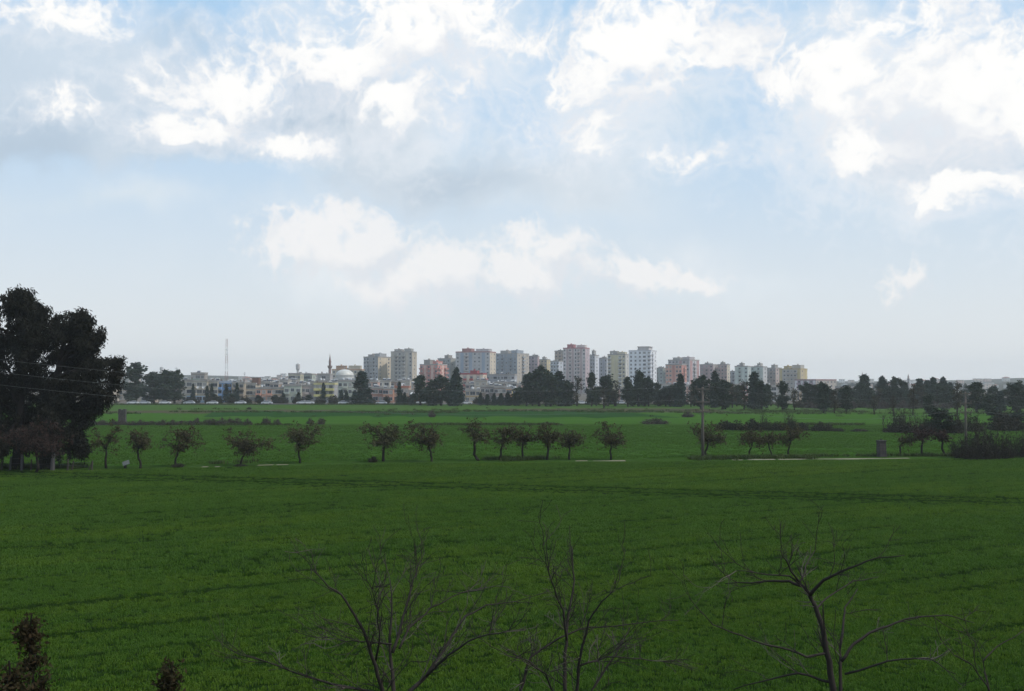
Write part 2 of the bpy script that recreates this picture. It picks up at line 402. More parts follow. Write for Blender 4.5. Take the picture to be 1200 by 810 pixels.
# ------------------------------------------------------------------ grass and weeds (nobody could count them)
M_grass = leafmat('wheat_blade', (0.050, 0.108, 0.012), (0.078, 0.150, 0.022), .3, .7)
M_grass_l = leafmat('light_wheat_blade', (0.052, 0.114, 0.015), (0.072, 0.140, 0.022), .3, .7)
M_grass_d = leafmat('dark_wheat_blade', (0.018, 0.042, 0.006), (0.034, 0.072, 0.011), .3, .7)
M_grass_y = leafmat('yellow_wheat_blade', (0.068, 0.128, 0.012), (0.098, 0.165, 0.022), .3, .7)
M_weed = leafmat('weed_blade', (0.030, 0.056, 0.012), (0.080, 0.100, 0.036), .3, .6)
def tuft(name, mat, n, rad, h, w, seed):
    r = np.random.default_rng(seed); v = []; f = []
    for i in range(n):
        a = r.uniform(0, 6.283); rr = rad*math.sqrt(r.uniform()); bx, by = rr*math.cos(a), rr*math.sin(a)
        b = r.uniform(0, 6.283); hh = h*r.uniform(.6, 1.1); ln = hh*r.uniform(.25, .8); ww = w*r.uniform(.7, 1.2)
        dx, dy = math.cos(b), math.sin(b); sx_, sy_ = -dy*ww/2, dx*ww/2; k0 = len(v)
        v += [(bx-sx_, by-sy_, -.02), (bx+sx_, by+sy_, -.02), (bx+dx*ln*.35+sx_, by+dy*ln*.35+sy_, hh*.65), (bx+dx*ln*.35-sx_, by+dy*ln*.35-sy_, hh*.65), (bx+dx*ln, by+dy*ln, hh*r.uniform(.75, 1))]
        f += [(k0, k0+1, k0+2, k0+3), (k0+3, k0+2, k0+4)]
    me = bpy.data.meshes.new(name); me.from_pydata(v, [], f); me.materials.append(mat)
    at_ = me.attributes.new('tint', 'FLOAT', 'FACE'); at_.data.foreach_set('value', np.repeat(r.uniform(0, 1, n), 2).astype(np.float32))
    me.update(); return bpy.data.objects.new(name, me)
def scatter(name, pts, scl, tufts, label, pick=None):
    n = len(pts); me = bpy.data.meshes.new(name)
    me.vertices.add(n); me.vertices.foreach_set('co', pts.astype(np.float32).ravel())
    for nm, arr, ty in (('tscale', scl, 'FLOAT'), ('trot', rng.uniform(0, 6.283, n), 'FLOAT'), ('pick', rng.integers(0, len(tufts), n) if pick is None else pick, 'INT')):
        a = me.attributes.new(nm, ty, 'POINT'); a.data.foreach_set('value', arr.astype(np.int32 if ty == 'INT' else np.float32))
    me.update(); o = link(name, me)
    g = bpy.data.node_groups.new(name + '_scatter', 'GeometryNodeTree')
    g.interface.new_socket('Geometry', in_out='INPUT', socket_type='NodeSocketGeometry')
    g.interface.new_socket('Geometry', in_out='OUTPUT', socket_type='NodeSocketGeometry')
    gi = g.nodes.new('NodeGroupInput'); go = g.nodes.new('NodeGroupOutput')
    ip = g.nodes.new('GeometryNodeInstanceOnPoints'); jn = g.nodes.new('GeometryNodeJoinGeometry')
    for t in reversed(tufts):
        oi = g.nodes.new('GeometryNodeObjectInfo'); oi.inputs['Object'].default_value = t; oi.inputs['As Instance'].default_value = True
        g.links.new(oi.outputs['Geometry'], jn.inputs[0])
    def att(nm, ty):
        a = g.nodes.new('GeometryNodeInputNamedAttribute'); a.data_type = ty; a.inputs[0].default_value = nm; return a.outputs[0]
    cx = g.nodes.new('ShaderNodeCombineXYZ'); g.links.new(att('trot', 'FLOAT'), cx.inputs[2])
    g.links.new(gi.outputs[0], ip.inputs['Points']); g.links.new(jn.outputs[0], ip.inputs['Instance'])
    ip.inputs['Pick Instance'].default_value = True
    g.links.new(att('pick', 'INT'), ip.inputs['Instance Index']); g.links.new(cx.outputs[0], ip.inputs['Rotation']); g.links.new(att('tscale', 'FLOAT'), ip.inputs['Scale'])
    g.links.new(ip.outputs[0], go.inputs[0])
    md = o.modifiers.new('scatter', 'NODES'); md.node_group = g
    return setp(o, label, 'grass' if 'weed' not in name else 'weeds', kind='stuff')
def sample(y0, y1, dens, margin=8):
    area = .48*(y1*y1-y0*y0)+2*margin*(y1-y0); n = int(area*dens)
    y = np.sqrt(rng.uniform((y0+margin)**2, (y1+margin)**2, n)) - margin
    x = rng.uniform(-1, 1, n) * (.48*y + margin)
    return x, y
def streaks(x, y):
    """0..1: missed drill rows and wheelings running away to the right, and a double wheel track"""
    a = R(30); u = x*math.cos(a)+y*math.sin(a); w = -x*math.sin(a)+y*math.cos(a) + .5*(vnoise(u*.04, u*0, 5)-.5)
    row = np.abs(((w/2.9 + .9*vnoise(np.floor(w/2.9), u*0, 8)) % 1) - .5)*2.9
    s = np.clip(1.4 - row/.34, 0, 1) * np.clip((vnoise(u*.05, np.floor(w/2.9)*3.1, 21)-.45)*5, 0, 1)
    A = ground(0, 556); B = ground(1200, 590); d = (B-A).normalized(); nx, ny = -d.y, d.x
    t = (x-A.x)*nx + (y-A.y)*ny + .4*(vnoise(x*.08, y*0, 9)-.5)
    tr = np.maximum(np.clip(1.5-np.abs(t)/.42, 0, 1), np.clip(1.5-np.abs(t-2.9)/.42, 0, 1)) * np.clip(vnoise(x*.15, y*0+4, 4)*2+.5, 0, 1)
    low_t = np.clip(1.6-np.abs(t+1.6)/1.1, 0, 1)
    low_t = np.maximum(low_t, np.clip(1.6-np.abs(t-1.5)/.8, 0, 1))
    return np.maximum(s*.95, np.minimum(tr*1.1, 1)), np.maximum(low_t, tr)
tufts = [tuft('grass_tuft', m_, 22, .17, .095, .017, i+5*j) for j, m_ in enumerate((M_grass, M_grass_d, M_grass_y)) for i in range(2)]
tufts_b = [tuft('grass_tuft', m_, 24, .30, .13, .026, 30+i+5*j) for j, m_ in enumerate((M_grass, M_grass_d, M_grass_y)) for i in range(2)]
tufts_c = [tuft('grass_tuft', M_grass_l, 26, .6, .12, .05, 20+i) for i in range(3)]
def crop(name, y0, y1, dens, tf, label):
    x, y = sample(y0, y1, dens)
    keep = (y < rowy(x) - 2.7); x, y = x[keep], y[keep]; s, lt = streaks(x, y)
    a = R(30); u = x*math.cos(a)+y*math.sin(a); w = -x*math.sin(a)+y*math.cos(a)
    low_ = .55*vnoise(u*.05, w*.22, 2)+.45*vnoise(u*.25, w*.7, 12)
    q = rng.uniform(0, 1, len(x)); dark = (q < s*.95) | (q < np.clip(.40-low_, 0, 1)*.8); yel = (~dark) & (rng.uniform(0, 1, len(x)) < np.clip(low_-.46, 0, 1)*2.6)
    pick = np.where(dark, 2, np.where(yel, 4, 0)) + rng.integers(0, 2, len(x))
    sc = (.86 + .28*vnoise(x*.25, y*.25, 6))*(1-.4*s)*(1-.5*lt)*rng.uniform(.8, 1.2, len(x))
    scatter(name, np.stack([x, y, x*0], -1), sc, tf, label, pick)
crop('grass', 22, 46, 32, tufts, 'short green wheat crop nearest the camera behind the bare trees')
crop('grass', 46, 121, 12, tufts_b, 'green wheat crop stretching to the row of almond trees')
x, y = sample(108, 211, 2.4, 14); kp = y > rowy(x) + 2.5; x, y = x[kp], y[kp]
scatter('grass', np.stack([x, y, x*0], -1), (.6+.7*vnoise(x*.03, y*.2, 6))*rng.uniform(.8, 1.2, len(x)), tufts_c, 'green wheat crop in the field beyond the almond trees')
wtuft = [tuft('weed_tuft', M_weed, 26, .45, .45, .05, 30+i) for i in range(3)]
n = 2600; x = rng.uniform(-75, 78, n); off = rng.normal(1.6, 1.0, n)
kp = vnoise(x*.14, off*.2, 31) > .52; x, off = x[kp], off[kp]; y = rowy(x)+off
scatter('weeds', np.stack([x, y, x*0], -1), rng.uniform(.5, 1.25, len(x)), wtuft, 'scrubby weeds along the foot of the almond tree row')
n = 2600; x = rng.uniform(-130, 130, n); y = 214.5 + rng.normal(0, 1.6, n)
kp = vnoise(x*.08, y*.1, 33) > .45; x, y = x[kp], y[kp]
scatter('weeds', np.stack([x, y, x*0], -1), rng.uniform(.6, 1.5, len(x)), wtuft, 'dull weeds along the ditch bank across the fields')

n = 9000; x = rng.uniform(-220, 220, n); y = np.where(rng.uniform(0, 1, n) < .6, rng.normal(310, 16, n), rng.normal(419, 3.5, n))
kp = (vnoise(x*.035, y*.12, 41) > .56) | ((y > 400) & (vnoise(x*.08, y*.2, 43) > .4)); x, y = x[kp], y[kp]
scatter('weeds', np.stack([x, y, x*0], -1), rng.uniform(.6, 1.7, len(x)), wtuft, 'dull weeds and rough grass along the margins of the far fields')
# ------------------------------------------------------------------ foliage builder
def leaves(name, pts, Lg, Wd, mat, seed=0, droop=0.3):
    r = np.random.default_rng(seed); n = len(pts); pts = np.asarray(pts, float)
    d = r.normal(size=(n, 3)); d[:, 2] -= droop*2; d /= np.linalg.norm(d, axis=1)[:, None]
    q = np.cross(d, r.normal(size=(n, 3))); q /= np.linalg.norm(q, axis=1)[:, None]
    ln = Lg*r.uniform(.6, 1.25, n)[:, None]; wd = Wd*r.uniform(.6, 1.25, n)[:, None]
    v = np.stack([pts, pts+d*ln*.45+q*wd/2, pts+d*ln, pts+d*ln*.45-q*wd/2], 1).reshape(-1, 3)
    me = bpy.data.meshes.new(name)
    me.vertices.add(4*n); me.vertices.foreach_set('co', v.astype(np.float32).ravel())
    me.loops.add(4*n); me.loops.foreach_set('vertex_index', np.arange(4*n, dtype=np.int32))
    me.polygons.add(n); me.polygons.foreach_set('loop_start', np.arange(0, 4*n, 4, dtype=np.int32))
    a = me.attributes.new('tint', 'FLOAT', 'FACE'); a.data.foreach_set('value', r.uniform(0, 1, n).astype(np.float32))
    me.materials.append(mat); me.update(calc_edges=True); me.validate(); return me
def ball(r, n, c, rad, p=.5):
    d = r.normal(size=(n, 3)); d /= np.linalg.norm(d, axis=1)[:, None]
    return np.asarray(c) + d * (r.uniform(0, 1, n)**p)[:, None] * np.asarray(rad)
def wiggle(r, a, b, n, amp):
    a, b = np.asarray(a, float), np.asarray(b, float); t = np.linspace(0, 1, n)[:, None]
    off = np.cumsum(r.normal(size=(n, 3)), 0); off -= off[:1] + (off[-1:]-off[:1])*t
    return a + (b-a)*t + off*amp*np.linalg.norm(b-a)/n**.5
M_almond = leafmat('almond_leaf', (0.042, 0.040, 0.020), (0.092, 0.078, 0.040), .25)
M_almond_g = leafmat('olive_almond_leaf', (0.046, 0.046, 0.022), (0.100, 0.092, 0.046), .25)
M_redleaf = leafmat('red_brown_leaf', (0.030, 0.020, 0.017), (0.064, 0.040, 0.034), .2)
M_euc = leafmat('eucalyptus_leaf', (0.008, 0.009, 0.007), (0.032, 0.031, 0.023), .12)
M_con = leafmat('dark_evergreen_leaf', (0.016, 0.028, 0.020), (0.044, 0.058, 0.038), .12)
M_con2 = leafmat('blue_evergreen_leaf', (0.018, 0.031, 0.026), (0.042, 0.060, 0.050), .12)
M_brn = leafmat('brown_green_leaf', (0.030, 0.029, 0.019), (0.062, 0.056, 0.034), .2)
M_scrub = leafmat('purple_grey_scrub', (0.045, 0.036, 0.034), (0.095, 0.078, 0.068), .2)
M_dscrub = leafmat('dark_scrub', (0.022, 0.024, 0.016), (0.055, 0.048, 0.036), .2)

def almond(base, via, fork, cx0, cx1, cy0, cy1, mat, dens, label, group, seed, name='almond_tree', cat='tree', limb_r=1.0):
    r = np.random.default_rng(seed); B = ground(*base); D = B.y; m = mpp(D)
    root = empty(name, B, 0, label, cat, group)
    def loc(px, py, dy=0.0): return np.array(at(px, py, D) - B) + np.array([0, dy, 0])
    cc = loc((cx0+cx1)/2, (cy0+cy1)/2); rx = (cx1-cx0)/2*m*1.1; rz = (cy1-cy0)/2*m*1.06; ry = rx*.9
    fk = loc(*fork); path = [np.array([0, 0, -.1])]
    if via: path.append(loc(*via))
    path.append(fk)
    tr = MB(); pts = [path[0]]
    for a, b in zip(path[:-1], path[1:]): pts += list(wiggle(r, a, b, 5, .10)[1:])
    h = fk[2]; r0 = .105*h/1.7*limb_r
    tr.tube(pts, [r0*1.35] + list(np.linspace(r0*1.05, r0*.8, len(pts)-1)), 8)
    tw = MB(); lp = []
    nl = max(6, int(round(9*dens)))
    def twig(p, q, r_, lev):
        seg = wiggle(r, p, q, 5, .16); (tr if lev == 0 else tw).tube(seg, list(np.linspace(r_, r_*.45, 5)), 5 if lev == 0 else 4)
        return seg
    for i in range(nl):
        a = 2.4*i + r.uniform(-.5, .5); e = r.uniform(-.75, 1.0)
        tgt = cc + np.array([math.cos(a)*rx*math.cos(e)*.72, math.sin(a)*ry*math.cos(e)*.72, rz*math.sin(e)*.75])
        s0 = twig(fk, tgt, r0*.45, 0)
        for j in range(5):
            p = s0[r.integers(1, 5)]; d = r.normal(size=3); d /= np.linalg.norm(d); d[2] = d[2]*.8+.12
            q = p + d*np.array([rx, ry, rz])*r.uniform(.35, .8)
            # keep within the crown's outline, roughly
            qq = (q-cc)/np.array([rx, ry, rz]); l_ = np.linalg.norm(qq)
            if l_ > 1.15: q = cc + qq/l_*r.uniform(.9, 1.15)*np.array([rx, ry, rz])
            s1 = twig(p, q, r0*.2, 1)
            for kk in range(int(4.2*dens)+1):
                c = s1[r.integers(1, 5)] + r.normal(size=3)*.14
                lp.append(ball(r, r.integers(4, 10), c, (.21, .21, .17)))
                if r.uniform() < .4:
                    e2 = c + r.normal(size=3)*.36; tw.tube([s1[3], e2], [.016, .008], 3); lp.append(ball(r, 5, e2, (.13, .13, .12)))
    tko = link('trunk', tr.mesh('trunk', M_bark, True), root)
    link('twigs', tw.mesh('twigs', M_bark), tko)
    link('crown', leaves('crown', np.concatenate(lp),   .23, .13, mat, seed), root)
    return root
G_AL = 'almond trees in the row across the field'
AL = [ # base, via, fork, crown box, dens, mat, label
 ((124.5,549),None,(124.5,528),109,147,499,533,.7,0,"sparse almond tree nearest the big eucalyptus, a drooping branch on its right"),
 ((165,549),(162.5,538),(162,527),147,178,502,524,.75,0,"small flat topped almond tree with kinked trunk beside the little white board"),
 ((206.5,547),None,(208,528),193,238,499,532,.95,0,"bushy almond tree with straight trunk third right of the eucalyptus"),
 ((281.5,546),(284,536),(290,527),262,317,500,531,1.0,0,"wide crowned almond tree whose trunk leans strongly right, standing by itself"),
 ((352,543),(350,533),(350,524),328,379,494,528,1.05,1,"broad almond tree with bowed trunk halfway between the leaning tree and the large pair"),
 ((449,541),None,(452,516),424,477,489,530,1.15,1,"largest almond tree of the row with a low bush at its foot"),
 ((506,541),(505,530),(502,519),478,520,490,531,1.1,0,"full crowned almond tree just right of the largest one, crown low on its left"),
 ((560.5,540),(555.5,533),(557,511),540,577,491,527,.8,1,"airy almond tree with hooked trunk foot, first of the group of five"),
 ((587,540),(587,530),(590,518),579,607,495,525,.9,0,"upright almond tree second in the group of five, dense middle"),
 ((614,539),(612,529),(613,518),603,628,497,523,.75,0,"thin almond tree with wavy trunk in the middle of the group of five"),
 ((641,539),None,(643,517),627,657,496,528,.9,0,"forked almond tree fourth in the group of five"),
 ((667,539),None,(667,520),655,683,502,525,.8,0,"lowest almond tree ending the group of five, near the pale path patch"),
 ((716,539),None,(716,521),697,733,495,524,.95,0,"almond tree standing alone behind the pale path patch, long twig to upper right"),
 ((828.5,535.5),None,(830,517),807,853,493,522,1.1,1,"large almond tree right behind the nearer wooden utility pole"),
 ((877,535),(879,527),(882,518),862,898,499,525,.9,0,"almond tree leaning right, left of the slim pale stemmed one"),
 ((904,534),(902,527),(900,519),889,909,502,521,.6,0,"slim almond tree with thin slanting stem between two darker ones"),
 ((924,533),None,(927,517),908,943,496,520,.9,0,"almond tree with left slanting crown, rightmost before the stone pillar"),
 ((1055,533),(1054.5,523),(1061,516),1053,1073,511,523,.45,0,"stunted bent almond tree just right of the stone pillar"),
 ((1081.5,534),None,(1082,514),1063,1097,496,524,.75,2,"reddish almond tree with tall straight trunk right of the stone pillar"),
 ((1107,535),(1104,526),(1104,513),1092,1117,499,522,.7,2,"reddish almond tree with crooked trunk beside the big brown bush"),
]
for i, (b_, v_, f_, a0, a1, b0, b1, dn, mi, lab) in enumerate(AL):
    almond(b_, v_, f_, a0, a1, b0, b1, (M_almond, M_almond_g, M_redleaf)[mi], dn, lab, G_AL, 100+i)
almond((41.5,554), None, (44,530), 8, 76, 491, 533, M_redleaf, 1.3, 'small red brown tree growing under the big eucalyptus trees', None, 140, 'plum_tree')

# ------------------------------------------------------------------ the big eucalyptus trees
def eucalyptus(base, trunk_top, clumps, label, seed, hang=()):
    r = np.random.default_rng(seed); B = ground(*base); D = B.y; m = mpp(D)
    root = empty('eucalyptus_tree', B, 0, label, 'tree', 'big eucalyptus trees at the left end of the row')
    def loc(px, py, dy=0.0): return np.array(at(px, py, D) - B) + np.array([0, dy, 0])
    tr = MB(); fk = loc(*trunk_top); pts = wiggle(r, (0, 0, -.2), fk, 9, .03)
    tr.tube(pts, [.62, .5] + list(np.linspace(.44, .20, 7)), 10)
    lp = []
    for (px, py, rx, ry) in clumps:
        c = loc(px, py, r.uniform(-.8, .8)*2.6); RX, RZ = rx*m, ry*m
        s = pts[min(8, max(3, int(8*min(1, max(.25, (c[2]-RZ)/max(fk[2], 1)))))) ]
        lim = wiggle(r, s, c, 6, .12); tr.tube(lim, list(np.linspace(.20, .06, 6)), 6)
        nb = max(10, int(RX*RZ*14))
        sub = ball(r, nb, c, (RX*.95, min(RX, 3.4)*.9, RZ*.95), .42)
        for q in sub:
            if r.uniform() < .5:
                tr.tube(wiggle(r, lim[r.integers(3, 6)], q, 4, .15), [.04, .03, .022, .012], 4)
            lp.append(ball(r, r.integers(45, 80), q, (.62, .62, .5), .6))
            if r.uniform() < .55:   # drooping sprays
                z = r.uniform(.5, 1.3); t = r.uniform(0, 1, 22)
                lp.append(q + np.stack([r.normal(0, .13, 22), r.normal(0, .13, 22), -t*z], 1))
    for (px, y0, y1) in hang:
        p = loc(px, y0, r.uniform(-1, 1)); q = loc(px+r.uniform(-1, 1), y1, 0)
        w_ = wiggle(r, p, q, 5, .08); tr.tube(w_, [.03, .025, .02, .015, .01], 4)
        for c in w_: lp.append(ball(r, 30, c, (.22, .22, .5), .6))
    link('trunk', tr.mesh('trunk', M_euc_bark, True), root)
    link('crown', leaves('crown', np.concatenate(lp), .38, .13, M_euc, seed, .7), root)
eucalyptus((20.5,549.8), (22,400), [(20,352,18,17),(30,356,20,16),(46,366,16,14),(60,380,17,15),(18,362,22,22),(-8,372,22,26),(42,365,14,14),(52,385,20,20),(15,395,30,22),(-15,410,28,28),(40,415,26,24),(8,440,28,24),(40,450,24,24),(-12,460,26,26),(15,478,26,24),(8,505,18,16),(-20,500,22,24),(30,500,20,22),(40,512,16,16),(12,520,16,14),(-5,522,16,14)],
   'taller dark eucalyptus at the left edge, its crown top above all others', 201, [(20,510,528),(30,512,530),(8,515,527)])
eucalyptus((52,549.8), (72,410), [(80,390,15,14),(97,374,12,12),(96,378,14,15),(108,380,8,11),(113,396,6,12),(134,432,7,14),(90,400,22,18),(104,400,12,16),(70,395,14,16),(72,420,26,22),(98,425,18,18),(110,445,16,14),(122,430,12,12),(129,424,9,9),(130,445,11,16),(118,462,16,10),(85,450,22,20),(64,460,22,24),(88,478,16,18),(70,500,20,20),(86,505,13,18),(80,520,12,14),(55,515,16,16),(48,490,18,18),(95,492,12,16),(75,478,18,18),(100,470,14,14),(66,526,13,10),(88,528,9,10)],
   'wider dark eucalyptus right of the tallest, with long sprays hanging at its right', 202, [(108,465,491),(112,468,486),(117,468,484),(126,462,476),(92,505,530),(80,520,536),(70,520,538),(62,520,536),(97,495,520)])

# ------------------------------------------------------------------ tree belt templates (about 10 m tall, 4 m wide, scaled per tree)
def template(kind, seed):
    r = np.random.default_rng(seed); H = 10.0; lp = []; tr = MB()
    top = np.array([r.uniform(-.2, .2), r.uniform(-.2, .2), H*.9]); tp = wiggle(r, (0, 0, -.2), top, 8, .03)
    tr.tube(tp, list(np.linspace(.24, .04, 8)), 6)
    mat = {'euc': M_con, 'cyp': M_con2, 'round': M_con, 'thin': M_brn, 'spire': M_con2}[kind]
    if kind == 'cyp':
        for z in np.linspace(.8, 9.7, 34):
            w = 1.7*(1-(z/10.2)**2.2)*r.uniform(.75, 1.1)
            lp.append(ball(r, 48, (r.uniform(-.2, .2), r.uniform(-.2, .2), z), (w, w, .5)))
    elif kind == 'spire':
        for z in np.linspace(.6, 9.8, 30):
            w = 2.1*(1.04-(z/10))**.6*r.uniform(.75, 1.15)
            for j in range(5):
                a = r.uniform(0, 6.28); q = (w*.65*math.cos(a)*r.uniform(.5, 1.1), w*.65*math.sin(a)*r.uniform(.5, 1.1), z+r.uniform(-.3, .3))
                tr.tube([tp[min(7, int(z*.72))], q], [.05, .02], 4)
                lp.append(ball(r, 19, q, (w*.45, w*.45, .5)))
    else:
        nc = {'euc': 30, 'round': 34, 'thin': 20}[kind]
        lob = r.uniform(.7, 1.15, 7)
        for i in range(nc):
            z = r.uniform({'euc': 1.2, 'round': .9, 'thin': 1.6}[kind], 9.2) if i > 3 else 9.4-i*.7
            env = {'euc': 1.95*math.sin(min(1, (z+.5)/10.4)*math.pi)**.5, 'round': 2.15*math.sin(min(1, (z+1.2)/11.4)*math.pi)**.45, 'thin': 1.8*math.sin(min(1, (z+.2)/10.2)*math.pi)**.6}[kind]
            a = 2.4*i+r.uniform(-.4, .4); rr = env*r.uniform(.15, .85)*lob[int(z*.7) % 7]
            c = np.array([rr*math.cos(a), rr*math.sin(a), z]); s = r.uniform(.6, 1.05)*{'euc': .9, 'round': 1., 'thin': .85}[kind]
            tr.tube(wiggle(r, tp[max(1, min(7, int(z*.65)))], c, 4, .12), [.09, .06, .045, .025], 5)
            n_ = {'euc': 84, 'round': 84, 'thin': 36}[kind]
            for j in range(3):
                lp.append(ball(r, n_//3, c+r.normal(size=3)*np.array([.35, .35, .45])*s, (s*.7, s*.7, s*.85)))
    cm = leaves('crown', np.concatenate(lp), .62 if kind != 'thin' else .5, .38 if kind != 'thin' else .26, mat, seed, .2)
    return (tr.mesh('trunk', M_bark), cm)
TPL = {k: [template(k, 300+10*i+j) for j in range(4)] for i, k in enumerate(('euc', 'cyp', 'round', 'thin', 'spire'))}
NAMES = {'euc': 'broadleaf_tree', 'cyp': 'cypress_tree', 'round': 'broadleaf_tree', 'thin': 'broadleaf_tree', 'spire': 'conifer_tree'}
WID = {'euc': 4.1, 'cyp': 3.1, 'round': 4.6, 'thin': 3.9, 'spire': 3.3}
_ti = [0]
def belt_tree(px, yt, yb, w, kind, label, group, D=None, zb=0.0):
    if D is None: B = ground(px, yb); D = B.y
    else: B = at(px, 450, D); B.z = zb
    H = (at(px, yt, D).z - B.z); s = H/9.9; sw = w*1.25*mpp(D)/WID[kind]
    i = _ti[0]; _ti[0] += 1
    root = empty(NAMES[kind], B, (i*2.399) % 6.283, label, 'tree', group); root.scale = (sw, sw, s)
    tm, cm = TPL[kind][i % 4]
    link('trunk', tm, root); link('crown', cm, root)
    return root
GB = 'dark trees of the belt along the town edge'
